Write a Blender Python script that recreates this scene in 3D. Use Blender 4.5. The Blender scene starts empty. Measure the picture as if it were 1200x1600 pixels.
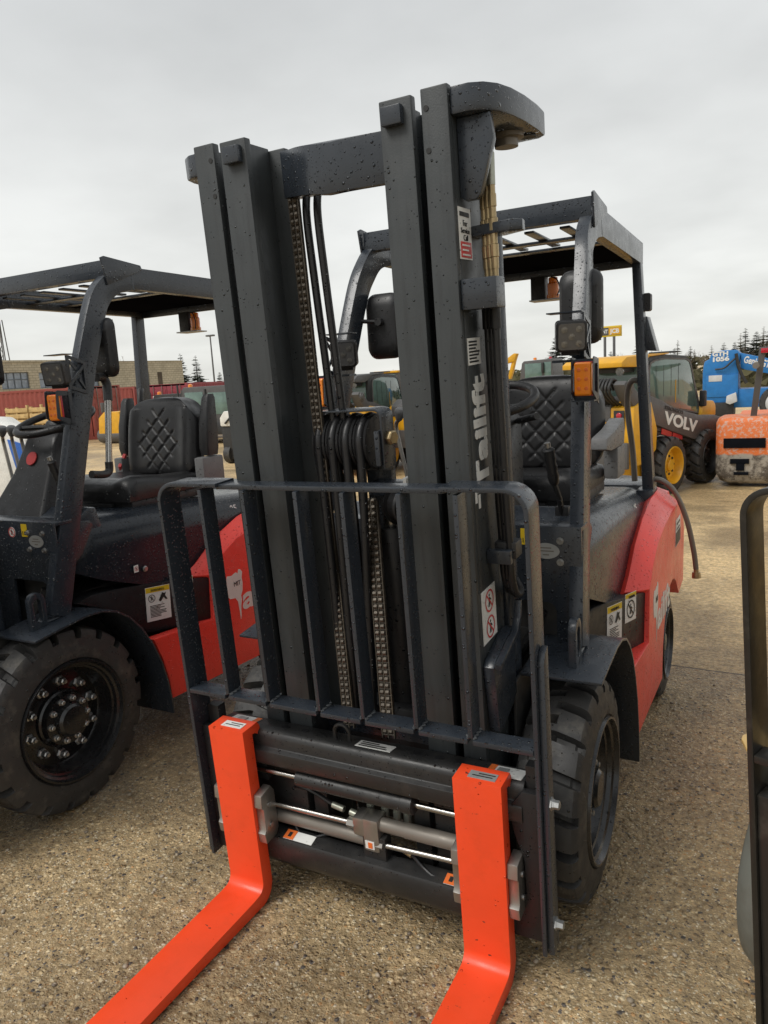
import bpy, bmesh, math, random
import numpy as np
from mathutils import Vector, Matrix, noise
random.seed(7)
R = math.radians
scene = bpy.context.scene

# ------------------------------------------------------------------ camera
CAM = Vector((1.0562, -1.6599, 1.6233)); YAW, PITCH, ROLL, FPX = R(28.2103), R(-10.1235), R(-3.4202), 1164.56
fw = Vector((-math.sin(YAW)*math.cos(PITCH), math.cos(YAW)*math.cos(PITCH), math.sin(PITCH)))
rt0 = Vector((math.cos(YAW), math.sin(YAW), 0)); up0 = rt0.cross(fw)
RT = rt0*math.cos(ROLL) + up0*math.sin(ROLL); UP = -rt0*math.sin(ROLL) + up0*math.cos(ROLL)
cd = bpy.data.cameras.new('camera'); cam = bpy.data.objects.new('camera', cd); scene.collection.objects.link(cam)
cd.sensor_fit = 'HORIZONTAL'; cd.sensor_width = 36; cd.lens = 36*FPX/1200; cd.clip_start = 0.05; cd.clip_end = 2000
m = Matrix((RT, UP, -fw)).transposed().to_4x4(); m.translation = CAM; cam.matrix_world = m
scene.camera = cam

# ------------------------------------------------------------------ sky and sun
SUN_EL, SUN_AZ = R(52), R(-150)          # azimuth measured from +Y, clockwise
w = bpy.data.worlds.new('World'); scene.world = w; w.use_nodes = True
nt = w.node_tree; N = nt.nodes; L = nt.links
for n_ in list(N): N.remove(n_)
out = N.new('ShaderNodeOutputWorld'); bg = N.new('ShaderNodeBackground'); bg.inputs['Strength'].default_value = 0.1
sky = N.new('ShaderNodeTexSky'); sky.sky_type = 'NISHITA'; sky.sun_disc = False; sky.sun_elevation = SUN_EL; sky.sun_rotation = SUN_AZ
tc = N.new('ShaderNodeTexCoord'); sep = N.new('ShaderNodeSeparateXYZ'); L.new(tc.outputs['Generated'], sep.inputs[0])
def wmath(op, a, b=None):
    n_ = N.new('ShaderNodeMath'); n_.operation = op
    for i, v in enumerate((a, b)):
        if v is None: continue
        if isinstance(v, (int, float)): n_.inputs[i].default_value = v
        else: L.new(v, n_.inputs[i])
    return n_.outputs[0]
zc = wmath('MAXIMUM', sep.outputs[2], 0.0)
den = wmath('ADD', zc, 0.18)
cx = wmath('DIVIDE', sep.outputs[0], den); cy = wmath('DIVIDE', sep.outputs[1], den)
cmb = N.new('ShaderNodeCombineXYZ'); L.new(cx, cmb.inputs[0]); L.new(cy, cmb.inputs[1])
nz = N.new('ShaderNodeTexNoise'); nz.inputs['Scale'].default_value = 1.1; nz.inputs['Detail'].default_value = 7; nz.inputs['Roughness'].default_value = .5
L.new(cmb.outputs[0], nz.inputs['Vector'])
rp = N.new('ShaderNodeValToRGB'); L.new(zc, rp.inputs[0])
rp.color_ramp.elements[0].position = 0.0; rp.color_ramp.elements[0].color = (.78, .782, .745, 1)
rp.color_ramp.elements[1].position = .5; rp.color_ramp.elements[1].color = (.60, .615, .62, 1)
e = rp.color_ramp.elements.new(.18); e.color = (.755, .762, .74, 1)
cl = N.new('ShaderNodeMapRange'); L.new(nz.outputs[0], cl.inputs[0])
cl.inputs[1].default_value = .32; cl.inputs[2].default_value = .66; cl.inputs[3].default_value = 6.7; cl.inputs[4].default_value = 8.5
vm = N.new('ShaderNodeVectorMath'); vm.operation = 'SCALE'; L.new(rp.outputs[0], vm.inputs[0]); L.new(cl.outputs[0], vm.inputs['Scale'])
mx = N.new('ShaderNodeMix'); mx.data_type = 'RGBA'; mx.inputs[0].default_value = .95
L.new(sky.outputs[0], mx.inputs[6]); L.new(vm.outputs[0], mx.inputs[7])
L.new(mx.outputs[2], bg.inputs['Color']); L.new(bg.outputs[0], out.inputs['Surface'])
sd = bpy.data.lights.new('sun', 'SUN'); sd.energy = 1.5; sd.angle = R(30); sd.color = (1, .97, .92)
sun = bpy.data.objects.new('sun', sd); scene.collection.objects.link(sun)
sdir = Vector((math.sin(SUN_AZ)*math.cos(SUN_EL), math.cos(SUN_AZ)*math.cos(SUN_EL), math.sin(SUN_EL)))
sun.rotation_euler = sdir.to_track_quat('Z', 'Y').to_euler(); sun.location = sdir*40
vs = scene.view_settings; vs.view_transform = 'Standard'; vs.look = 'None'; vs.exposure = 0.53; vs.gamma = 1; vs.use_curve_mapping = False

# ------------------------------------------------------------------ materials
def newmat(name):
    m_ = bpy.data.materials.new(name); m_.use_nodes = True
    t = m_.node_tree; b = t.nodes['Principled BSDF']
    return m_, t, b
def mathn(t, op, a, b=None, c=None):
    n_ = t.nodes.new('ShaderNodeMath'); n_.operation = op
    for i, v in enumerate((a, b, c)):
        if v is None: continue
        if isinstance(v, (int, float)): n_.inputs[i].default_value = v
        else: t.links.new(v, n_.inputs[i])
    return n_.outputs[0]
def noisen(t, vec, scale, detail=4, rough=.55):
    n_ = t.nodes.new('ShaderNodeTexNoise'); n_.inputs['Scale'].default_value = scale
    n_.inputs['Detail'].default_value = detail; n_.inputs['Roughness'].default_value = rough
    t.links.new(vec, n_.inputs['Vector']); return n_.outputs[0]
def mixc(t, fac, a, b):
    n_ = t.nodes.new('ShaderNodeMix'); n_.data_type = 'RGBA'
    for i, v in ((0, fac), (6, a), (7, b)):
        if isinstance(v, (int, float)): n_.inputs[i].default_value = v
        elif isinstance(v, tuple): n_.inputs[i].default_value = (*v, 1) if len(v) == 3 else v
        else: t.links.new(v, n_.inputs[i])
    return n_.outputs[2]
def mrange(t, v, a, b, c, d):
    n_ = t.nodes.new('ShaderNodeMapRange'); t.links.new(v, n_.inputs[0])
    for i, q in enumerate((a, b, c, d)): n_.inputs[i+1].default_value = q
    return n_.outputs[0]
def drops(t, vec, scale, gate, height):
    """rain beads: small domes in some cells of a Voronoi pattern"""
    v = t.nodes.new('ShaderNodeTexVoronoi'); v.inputs['Scale'].default_value = scale; t.links.new(vec, v.inputs['Vector'])
    s = t.nodes.new('ShaderNodeSeparateColor'); t.links.new(v.outputs['Color'], s.inputs[0])
    rad = mathn(t, 'MULTIPLY', mathn(t, 'MULTIPLY', s.outputs[0], .34), mathn(t, 'GREATER_THAN', s.outputs[1], 1-gate))
    h = mathn(t, 'SUBTRACT', rad, v.outputs['Distance'])
    h = mathn(t, 'MAXIMUM', h, 0.0)
    return mathn(t, 'MULTIPLY', mathn(t, 'POWER', h, .5), height), mathn(t, 'GREATER_THAN', h, 0.001)
def paint(name, col, rough=.35, metal=0.0, spec=.5, wet=0.0, vary=.12, coat=0.0, grime=0.0, grimecol=(.18, .15, .11), dscale=70, chips=0.0, streak=0.0):
    m_, t, b = newmat(name)
    tcn = t.nodes.new('ShaderNodeTexCoord'); o = tcn.outputs['Object']
    n1 = noisen(t, o, 6, 5)
    c0 = tuple(x*(1-vary) for x in col); c1 = tuple(min(1, x*(1+vary)) for x in col)
    c = mixc(t, mrange(t, n1, .3, .7, 0, 1), c0, c1)
    if grime > 0:
        n2 = noisen(t, o, 14, 8, .7)
        c = mixc(t, mrange(t, n2, .52, .75, 0, grime), c, grimecol)
    if chips > 0:
        vmap = t.nodes.new('ShaderNodeMapping'); vmap.inputs['Scale'].default_value = (26, 60, 60); t.links.new(o, vmap.inputs[0])
        n5 = noisen(t, vmap.outputs[0], 1.0, 3, .55); n6 = noisen(t, o, 5.5, 3)
        c = mixc(t, mathn(t, 'MULTIPLY', mrange(t, n5, .69, .71, 0, chips), mrange(t, n6, .54, .6, 0, 1)), c, (.03, .022, .02))
    if streak > 0:
        vmap = t.nodes.new('ShaderNodeMapping'); vmap.inputs['Scale'].default_value = (55, 55, 1.6); t.links.new(o, vmap.inputs[0])
        c = mixc(t, mrange(t, noisen(t, vmap.outputs[0], 1.0, 4, .6), .5, .75, 0, streak), c, (.012, .012, .013))
    t.links.new(c, b.inputs['Base Color'])
    n3 = noisen(t, o, 22, 4)
    rr = mrange(t, n3, .3, .7, rough*.8, min(1, rough*1.25))
    b.inputs['Metallic'].default_value = metal; b.inputs['Specular IOR Level'].default_value = spec
    b.inputs['Coat Weight'].default_value = coat; b.inputs['Coat Roughness'].default_value = .12
    fine = noisen(t, o, 260, 3)
    if wet > 0:
        h1, m1 = drops(t, o, dscale, wet, 1.0); h2, m2 = drops(t, o, dscale*2.1, wet*.9, .7)
        hh = mathn(t, 'ADD', h1, h2); mk = mathn(t, 'MAXIMUM', m1, m2)
        rr = mathn(t, 'MULTIPLY', rr, mathn(t, 'SUBTRACT', 1.0, mathn(t, 'MULTIPLY', mk, .85)))
        hh = mathn(t, 'ADD', hh, mathn(t, 'MULTIPLY', fine, .025))
        bp = t.nodes.new('ShaderNodeBump'); bp.inputs['Strength'].default_value = 1.0; bp.inputs['Distance'].default_value = .012
    else:
        hh = fine
        bp = t.nodes.new('ShaderNodeBump'); bp.inputs['Strength'].default_value = .12; bp.inputs['Distance'].default_value = .002
    t.links.new(rr, b.inputs['Roughness'])
    t.links.new(hh, bp.inputs['Height']); t.links.new(bp.outputs[0], b.inputs['Normal'])
    return m_
M = {}
M['dark'] = paint('charcoal_paint', (.024, .030, .039), .30, wet=.85, coat=.2, streak=.2)
M['darkdry'] = paint('charcoal_paint_mast', (.036, .041, .043), .42, wet=.14, vary=.12, streak=.45)
M['hood'] = paint('hood_paint', (.014, .018, .024), .26, spec=.35, wet=.85, coat=.1)
M['black'] = paint('black_paint', (.011, .011, .012), .48, wet=.3)
M['carr'] = paint('carriage_black', (.018, .018, .018), .42, wet=.35, grime=.35, grimecol=(.07, .06, .05))
M['rimblack'] = paint('rim_black', (.011, .011, .012), .26, wet=.2, coat=.25)
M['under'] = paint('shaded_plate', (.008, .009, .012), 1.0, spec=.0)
M['plastic'] = paint('black_plastic', (.018, .018, .019), .45, wet=.35)
M['seat'] = paint('seat_vinyl', (.016, .016, .017), .36, wet=.12)
M['rubber'] = paint('tyre_rubber', (.034, .033, .032), .55, wet=.2, grime=.6, grimecol=(.15, .135, .11))
M['hose'] = paint('hose_rubber', (.012, .012, .013), .38, wet=.3)
M['red'] = paint('red_paint', (.86, .058, .040), .34, wet=.7, vary=.05, coat=.1)
M['orange'] = paint('fork_orange', (.82, .070, .017), .38, wet=.05, vary=.06, chips=.9, grime=.22, grimecol=(.45, .05, .012), dscale=60)
M['steel'] = paint('bare_steel', (.36, .34, .31), .38, metal=.85, grime=.3)
M['tube'] = paint('cylinder_grey', (.20, .18, .155), .45, metal=.35, grime=.3)
M['chrome'] = paint('chrome_rod', (.42, .405, .38), .25, metal=1)
M['bolt'] = paint('zinc_bolt', (.42, .42, .41), .34, metal=.85)
M['brass'] = paint('brass_fitting', (.44, .34, .19), .4, metal=.8, grime=.4)
M['zinc'] = paint('hose_sleeve', (.42, .43, .36), .4, metal=.6)
M['chain'] = paint('oily_chain', (.125, .108, .088), .36, metal=.7, grime=.5, grimecol=(.03, .022, .016))
M['white'] = paint('sticker_white', (.74, .74, .71), .45, vary=.03, wet=.15)
M['stred'] = paint('sticker_red', (.58, .05, .05), .45, vary=.03)
M['yellow'] = paint('sticker_yellow', (.72, .50, .02), .45, vary=.03)
M['stor'] = paint('sticker_orange', (.75, .16, .03), .45, vary=.03)
M['ink'] = paint('print_black', (.015, .015, .015), .5, vary=.03)
M['weld'] = paint('painted_weld', (.075, .08, .085), .32, wet=.3)
M['grey'] = paint('aluminium_plate', (.42, .43, .42), .4, metal=.5)
M['lens'] = paint('amber_lens', (.95, .27, .008), .2, coat=.4, vary=.1)
M['redlens'] = paint('red_lens', (.45, .012, .03), .15, coat=.5)
M['glassled'] = paint('lamp_glass', (.10, .10, .10), .12, coat=.6)
M['led'] = paint('lamp_reflector', (.22, .22, .21), .25, metal=.6)
M['grip'] = paint('grey_knob', (.16, .16, .16), .5, wet=.4)
M['kyellow'] = paint('machine_yellow', (.70, .36, .015), .38, wet=.1, grime=.25)
M['kgrey'] = paint('machine_grey', (.085, .083, .082), .45, wet=.1, grime=.3, grimecol=(.12, .11, .1))
M['kblack'] = paint('machine_black', (.02, .02, .02), .5, grime=.2)
M['blue'] = paint('machine_blue', (.015, .17, .46), .4, grime=.2, grimecol=(.1, .2, .33))
M['bluedecal'] = paint('decal_blue', (.01, .10, .42), .3)
M['offwhite'] = paint('panel_white', (.72, .71, .66), .3, wet=.2)
M['contred'] = paint('container_red', (.28, .060, .045), .55, grime=.35, grimecol=(.30, .16, .12))
M['contred2'] = paint('container_bright_red', (.40, .055, .045), .5, grime=.3, grimecol=(.30, .14, .11))
M['maroon'] = paint('container_maroon', (.26, .035, .05), .5, grime=.3, grimecol=(.30, .13, .12))
M['wood'] = paint('pale_timber', (.55, .38, .16), .7, vary=.25)
M['gwhite'] = paint('machine_white', (.55, .56, .56), .35)
M['rack'] = paint('worn_black_steel', (.018, .017, .015), .35, grime=.5, grimecol=(.09, .08, .065))
M['rub2'] = paint('old_tyre', (.15, .155, .135), .5, grime=.4, grimecol=(.10, .085, .06))
M['paleyel'] = paint('faded_yellow', (.60, .40, .15), .45, wet=.2)
M['trim'] = paint('window_frame', (.10, .12, .14), .5)
M['pole'] = paint('galvanised_pole', (.13, .13, .13), .5, metal=.4)

tr_ = M['lens'].node_tree.nodes['Principled BSDF']; tr_.inputs['Subsurface Weight'].default_value = .5; tr_.inputs['Subsurface Radius'].default_value = (.05, .02, .005)
def mat_worn():
    m_, t, b = newmat('worn_orange_over_primer')
    o = t.nodes.new('ShaderNodeTexCoord').outputs['Object']
    sp = t.nodes.new('ShaderNodeSeparateXYZ'); t.links.new(o, sp.inputs[0])
    n1 = noisen(t, o, 7, 9, .72); n2 = noisen(t, o, 18, 8, .7)
    lo = mathn(t, 'ADD', sp.outputs[2], mathn(t, 'MULTIPLY', mathn(t, 'SUBTRACT', n1, .5), .12))
    up = mrange(t, lo, .50, .53, 0, 1)
    scr = mrange(t, n2, .51, .57, 0, 1)
    org = mixc(t, scr, (.70, .17, .04), (.58, .36, .28))
    scr2 = mrange(t, n1, .44, .56, 0, 1)
    low = mixc(t, scr2, (.36, .33, .28), (.10, .085, .07))
    low = mixc(t, mrange(t, n2, .58, .66, 0, .8), low, (.5, .48, .43))
    t.links.new(mixc(t, up, low, org), b.inputs['Base Color']); b.inputs['Roughness'].default_value = .6
    bp = t.nodes.new('ShaderNodeBump'); bp.inputs['Strength'].default_value = .4; bp.inputs['Distance'].default_value = .01
    t.links.new(n2, bp.inputs['Height']); t.links.new(bp.outputs[0], b.inputs['Normal'])
    return m_
M['worn'] = mat_worn()

def mat_glass(name, col, rough=.05, trans=.0):
    m_, t, b = newmat(name)
    o = t.nodes.new('ShaderNodeTexCoord').outputs['Object']
    c = mixc(t, mrange(t, noisen(t, o, 3, 3), .35, .65, 0, 1), tuple(x*.7 for x in col), col)
    t.links.new(c, b.inputs['Base Color']); b.inputs['Roughness'].default_value = rough
    b.inputs['Transmission Weight'].default_value = trans; b.inputs['Coat Weight'].default_value = .5
    return m_
M['green_glass'] = mat_glass('tinted_glass', (.20, .32, .28), .06, .35)
M['pane'] = mat_glass('office_glass', (.28, .33, .40), .08)

def mat_ground():
    m_, t, b = newmat('exposed_aggregate')
    o = t.nodes.new('ShaderNodeTexCoord').outputs['Object']
    sp = t.nodes.new('ShaderNodeSeparateXYZ'); t.links.new(o, sp.inputs[0])
    wob = t.nodes.new('ShaderNodeTexNoise'); wob.inputs['Scale'].default_value = 40; t.links.new(o, wob.inputs['Vector'])
    def sc(v, s):
        n_ = t.nodes.new('ShaderNodeVectorMath'); n_.operation = 'SCALE'; t.links.new(v, n_.inputs[0]); n_.inputs['Scale'].default_value = s; return n_.outputs[0]
    def ad(a, b_):
        n_ = t.nodes.new('ShaderNodeVectorMath'); n_.operation = 'ADD'; t.links.new(a, n_.inputs[0]); t.links.new(b_, n_.inputs[1]); return n_.outputs[0]
    vec = ad(o, sc(wob.outputs['Color'], .012))
    def stones(scale, gate, rmul):
        v = t.nodes.new('ShaderNodeTexVoronoi'); v.inputs['Scale'].default_value = scale; v.inputs['Randomness'].default_value = 1
        t.links.new(vec, v.inputs['Vector'])
        s = t.nodes.new('ShaderNodeSeparateColor'); t.links.new(v.outputs['Color'], s.inputs[0])
        rad = mathn(t, 'ADD', .18*rmul, mathn(t, 'MULTIPLY', s.outputs[0], .36*rmul))
        h = mathn(t, 'SUBTRACT', rad, v.outputs['Distance'])
        on = mathn(t, 'GREATER_THAN', s.outputs[1], 1-gate)
        h = mathn(t, 'MULTIPLY', mathn(t, 'MAXIMUM', h, 0), on)
        mask = mrange(t, h, 0.0, .05, 0, 1)
        r = t.nodes.new('ShaderNodeValToRGB'); t.links.new(s.outputs[2], r.inputs[0])
        r.color_ramp.interpolation = 'CONSTANT'
        cols = [(0, (.36, .27, .16)), (.16, (.47, .37, .23)), (.32, (.26, .19, .11)), (.45, (.48, .41, .29)), (.6, (.09, .082, .08)),
                (.68, (.40, .24, .115)), (.75, (.31, .25, .18)), (.86, (.56, .51, .42)), (.95, (.13, .10, .075))]
        r.color_ramp.elements[0].color = (*cols[0][1], 1); r.color_ramp.elements[1].position = cols[1][0]; r.color_ramp.elements[1].color = (*cols[1][1], 1)
        for p, c in cols[2:]:
            q = r.color_ramp.elements.new(p); q.color = (*c, 1)
        return mask, r.outputs[0], h
    mA, cA, hA = stones(60, .84, 1.05)
    mB, cB, hB = stones(128, .92, 1.05)
    mC, cC, hC = stones(36, .08, .75)
    big = noisen(t, o, .55, 6, .6); mid = noisen(t, o, 3.0, 5, .6); fine = noisen(t, o, 180, 4, .7)
    mort = mixc(t, mrange(t, fine, .3, .7, 0, 1), (.215, .162, .096), (.39, .30, .183))
    c = mixc(t, mB, mort, cB); c = mixc(t, mA, c, cA); c = mixc(t, mC, c, cC)
    # the second slab, beyond the joint, is a yellower pour; it dried in places
    slab = mrange(t, sp.outputs[1], 2.40, 2.43, 0, 1)
    hsv = mixc(t, mathn(t, 'MULTIPLY', slab, .46), c, (.56, .42, .23))
    dry = mrange(t, mathn(t, 'ADD', big, mathn(t, 'MULTIPLY', mid, .35)), .50, .82, .92, 1.5)
    g = t.nodes.new('ShaderNodeVectorMath'); g.operation = 'SCALE'; 
    patch = mrange(t, mathn(t, 'ADD', noisen(t, o, .42, 8, .62), mathn(t, 'MULTIPLY', mid, .12)), .545, .62, 0, 1)
    stain = mrange(t, noisen(t, o, 2.2, 6, .6), .66, .74, 0, 1)
    mot = mrange(t, noisen(t, o, 34, 4, .65), .30, .70, .62, 1.34); mot2 = mrange(t, noisen(t, o, 8.5, 4, .6), .3, .7, .86, 1.14)
    dry = mathn(t, 'MULTIPLY', mathn(t, 'MULTIPLY', dry, mot), mot2)
    dry = mathn(t, 'MULTIPLY', dry, mathn(t, 'SUBTRACT', 1.0, mathn(t, 'MULTIPLY', patch, .38)))
    dry = mathn(t, 'MULTIPLY', dry, mathn(t, 'SUBTRACT', 1.0, mathn(t, 'MULTIPLY', stain, .35)))
    t.links.new(hsv, g.inputs[0]); t.links.new(dry, g.inputs['Scale'])
    jn = mathn(t, 'ABSOLUTE', mathn(t, 'ADD', mathn(t, 'SUBTRACT', sp.outputs[1], 2.42), mathn(t, 'MULTIPLY', mathn(t, 'SUBTRACT', mid, .5), .05)))
    joint = mathn(t, 'LESS_THAN', jn, .008)
    tint = t.nodes.new('ShaderNodeVectorMath'); tint.operation = 'MULTIPLY'; t.links.new(g.outputs[0], tint.inputs[0]); tint.inputs[1].default_value = (1.05, 1.0, .89)
    cc = mixc(t, mathn(t, 'MULTIPLY', joint, .8), tint.outputs[0], (.03, .025, .02))
    t.links.new(cc, b.inputs['Base Color'])
    rr = mathn(t, 'SUBTRACT', mrange(t, mathn(t, 'ADD', big, mathn(t, 'MULTIPLY', fine, .3)), .45, .9, .36, .7), mathn(t, 'MULTIPLY', patch, .16))
    t.links.new(rr, b.inputs['Roughness'])
    b.inputs['Specular IOR Level'].default_value = .4
    hh = mathn(t, 'ADD', mathn(t, 'MULTIPLY', hA, 1.0), mathn(t, 'ADD', mathn(t, 'MULTIPLY', hB, .5), mathn(t, 'MULTIPLY', hC, 1.6)))
    hh = mathn(t, 'ADD', hh, mathn(t, 'ADD', mathn(t, 'MULTIPLY', fine, .12), mathn(t, 'MULTIPLY', noisen(t, o, 34, 4, .65), 1.1)))
    hh = mathn(t, 'SUBTRACT', hh, mathn(t, 'MULTIPLY', joint, .6))
    bp = t.nodes.new('ShaderNodeBump'); bp.inputs['Strength'].default_value = .9; bp.inputs['Distance'].default_value = .018
    t.links.new(hh, bp.inputs['Height']); t.links.new(bp.outputs[0], b.inputs['Normal'])
    return m_
M['ground'] = mat_ground()

def mat_block():
    m_, t, b = newmat('split_block_wall')
    o = t.nodes.new('ShaderNodeTexCoord').outputs['Object']
    sp = t.nodes.new('ShaderNodeSeparateXYZ'); t.links.new(o, sp.inputs[0]); mp = t.nodes.new('ShaderNodeCombineXYZ'); t.links.new(mathn(t, 'ADD', sp.outputs[0], sp.outputs[1]), mp.inputs[0]); t.links.new(sp.outputs[2], mp.inputs[1])
    br = t.nodes.new('ShaderNodeTexBrick'); t.links.new(mp.outputs[0], br.inputs['Vector'])
    br.inputs['Color1'].default_value = (.54, .49, .37, 1); br.inputs['Color2'].default_value = (.46, .42, .32, 1); br.inputs['Mortar'].default_value = (.22, .19, .14, 1)
    br.inputs['Scale'].default_value = 1; br.inputs['Brick Width'].default_value = .6; br.inputs['Row Height'].default_value = .25; br.inputs['Mortar Size'].default_value = .02
    c = mixc(t, mrange(t, noisen(t, o, .8, 7), .4, .7, 0, .5), br.outputs[0], (.25, .22, .16))
    t.links.new(c, b.inputs['Base Color']); b.inputs['Roughness'].default_value = .85
    return m_
M['block'] = mat_block()
def mat_leaf(name, a, b_):
    m_, t, b = newmat(name)
    g = t.nodes.new('ShaderNodeObjectInfo')
    o = t.nodes.new('ShaderNodeTexCoord').outputs['Object']
    c = mixc(t, mrange(t, noisen(t, o, 1.3, 4), .3, .7, 0, 1), a, b_)
    t.links.new(c, b.inputs['Base Color']); b.inputs['Roughness'].default_value = .8; b.inputs['Specular IOR Level'].default_value = .2
    return m_
M['fir'] = mat_leaf('fir_needles', (.030, .042, .030), (.060, .075, .050))
M['fir2'] = mat_leaf('larch_needles', (.085, .085, .045), (.14, .125, .07))
M['bark'] = mat_leaf('bark', (.07, .055, .04), (.12, .10, .08))
M['twig'] = mat_leaf('bare_twigs', (.16, .13, .105), (.22, .185, .15))

# ------------------------------------------------------------------ mesh builder
TILT = R(-3.144)
def mast(p):
    """mast frame (upright) -> world: the whole mast leans a little forward about the front axle"""
    x, y, z = p; y -= .6; z -= .35
    return (x, .6+y*math.cos(TILT)+z*math.sin(TILT), .35+z*math.cos(TILT)-y*math.sin(TILT))
class MB:
    def __init__(s, xf=None): s.v = []; s.f = []; s.xf = xf
    def add(s, vs_, fs):
        o = len(s.v); s.v += [tuple(map(float, v)) for v in vs_]; s.f += [tuple(i+o for i in f) for f in fs]; return s
    def box(s, x0, x1, y0, y1, z0, z1):
        return s.add([(x0,y0,z0),(x1,y0,z0),(x1,y1,z0),(x0,y1,z0),(x0,y0,z1),(x1,y0,z1),(x1,y1,z1),(x0,y1,z1)],
                     [(0,3,2,1),(4,5,6,7),(0,1,5,4),(1,2,6,5),(2,3,7,6),(3,0,4,7)])
    def obox(s, c, size, rot):
        c = Vector(c); q = []
        for dz in (-.5, .5):
            for dx, dy in ((-.5,-.5),(.5,-.5),(.5,.5),(-.5,.5)):
                q.append(c + rot @ Vector((dx*size[0], dy*size[1], dz*size[2])))
        return s.add(q, [(0,3,2,1),(4,5,6,7),(0,1,5,4),(1,2,6,5),(2,3,7,6),(3,0,4,7)])
    def prism(s, pts, ax, a, b):
        def mk(p, h):
            return {'x': (h, p[0], p[1]), 'y': (p[0], h, p[1]), 'z': (p[0], p[1], h)}[ax]
        n = len(pts)
        return s.add([mk(p, a) for p in pts]+[mk(p, b) for p in pts],
                     [tuple(range(n))[::-1], tuple(range(n, 2*n))]+[(i, (i+1) % n, n+(i+1) % n, n+i) for i in range(n)])
    def tube(s, path, r, n=10, caps=True, r2=None, closed=False):
        P = [Vector(p) for p in path]; k = len(P); rings = []; prev = None
        for i, p in enumerate(P):
            if closed: d = P[(i+1) % k]-P[i-1]
            else: d = P[min(i+1, k-1)]-P[max(i-1, 0)]
            d.normalize()
            if prev is None:
                a = Vector((0,0,1)) if abs(d.z) < .9 else Vector((1,0,0)); u = d.cross(a).normalized()
            else:
                u = (prev - d*prev.dot(d)).normalized()
            prev = u; v_ = d.cross(u)
            rr = r[i] if isinstance(r, (list, tuple)) else (r if r2 is None else r+(r2-r)*i/(k-1))
            rings.append([p+(u*math.cos(2*math.pi*j/n)+v_*math.sin(2*math.pi*j/n))*rr for j in range(n)])
        vs_ = [v for q in rings for v in q]; fs = []
        for i in range(k if closed else k-1):
            for j in range(n):
                a, b = i*n, ((i+1) % k)*n
                fs.append((a+j, a+(j+1) % n, b+(j+1) % n, b+j))
        if caps and not closed: fs += [tuple(range(n))[::-1], tuple(range((k-1)*n, k*n))]
        return s.add(vs_, fs)
    def cyl(s, a, b, r, n=16, r2=None): return s.tube([a, b], r, n, True, r2)
    def lathe(s, prof, origin, axis, n=32, caps=True):
        """prof: (h along axis, radius)"""
        ax = Vector(axis).normalized(); t_ = Vector((0,0,1)) if abs(ax.z) < .9 else Vector((1,0,0))
        u = ax.cross(t_).normalized(); v_ = ax.cross(u); o = Vector(origin); vs_ = []; fs = []
        for h, r in prof:
            for j in range(n):
                a = 2*math.pi*j/n; vs_.append(o+ax*h+(u*math.cos(a)+v_*math.sin(a))*max(r, 1e-4))
        for i in range(len(prof)-1):
            for j in range(n): fs.append((i*n+j, i*n+(j+1) % n, (i+1)*n+(j+1) % n, (i+1)*n+j))
        if caps: fs += [tuple(range(n))[::-1], tuple(range((len(prof)-1)*n, len(prof)*n))]
        return s.add(vs_, fs)
    def sweep(s, path, wv, tx):
        """rectangular section swept along a path in the yz plane; wv = width in that plane, tx = thickness along x"""
        P = [Vector(p) for p in path]; k = len(P); vs_ = []; fs = []
        for i, p in enumerate(P):
            d = P[min(i+1, k-1)]-P[max(i-1, 0)]; d.x = 0; d.normalize(); nn = Vector((0, -d.z, d.y))
            for a, b in ((-1,-1),(1,-1),(1,1),(-1,1)): vs_.append(p+Vector((a*tx/2, 0, 0))+nn*(b*wv/2))
        for i in range(k-1):
            for j in range(4): fs.append((i*4+j, i*4+(j+1) % 4, i*4+4+(j+1) % 4, i*4+4+j))
        fs += [(3,2,1,0), tuple(range(k*4-4, k*4))]
        return s.add(vs_, fs)
    def strip(s, path, ax, a, b, th):
        """thin plate following a 2D path (y,z) between x=a and x=b"""
        P = [Vector((p[0], p[1])) for p in path]; k = len(P); o_ = []
        for i, p in enumerate(P):
            d = (P[min(i+1, k-1)]-P[max(i-1, 0)]).normalized(); o_.append(p+Vector((d.y, -d.x))*th)
        return s.prism([tuple(p) for p in P]+[tuple(p) for p in o_[::-1]], 'x', a, b)
    def build(s, name, mat_, parent=None, bevel=.0025, off=None, label=None, smooth=True, loc=None, angle=40):
        off = Vector(off) if off is not None else OFF
        vs_ = [s.xf(v) for v in s.v] if s.xf else s.v
        vs_ = [(v[0]-off.x, v[1]-off.y, v[2]-off.z) for v in vs_]
        me = bpy.data.meshes.new(name); me.from_pydata(vs_, [], s.f); me.update()
        bm_ = bmesh.new(); bm_.from_mesh(me); bmesh.ops.recalc_face_normals(bm_, faces=bm_.faces)
        if bevel:
            es = [e_ for e_ in bm_.edges if len(e_.link_faces) == 2 and e_.calc_face_angle(0) > R(50)]
            if es and len(es) < 4000:
                try: bmesh.ops.bevel(bm_, geom=es, offset=bevel, offset_type='OFFSET', segments=2, profile=.6, affect='EDGES', clamp_overlap=True)
                except Exception: pass
        bm_.to_mesh(me); bm_.free()
        if smooth:
            me.polygons.foreach_set('use_smooth', [True]*len(me.polygons)); me.set_sharp_from_angle(angle=R(angle))
        me.materials.append(M[mat_] if isinstance(mat_, str) else mat_)
        o = bpy.data.objects.new(name, me); scene.collection.objects.link(o)
        if parent is not None: o.parent = parent
        if loc is not None: o.location = loc
        if label: o['label'] = label
        return o
OFF = Vector((0, 0, 0))
def tag(o, label=None, cat=None, group=None, kind=None):
    if label: o['label'] = label
    if cat: o['category'] = cat
    if group: o['group'] = group
    if kind: o['kind'] = kind
    return o
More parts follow.
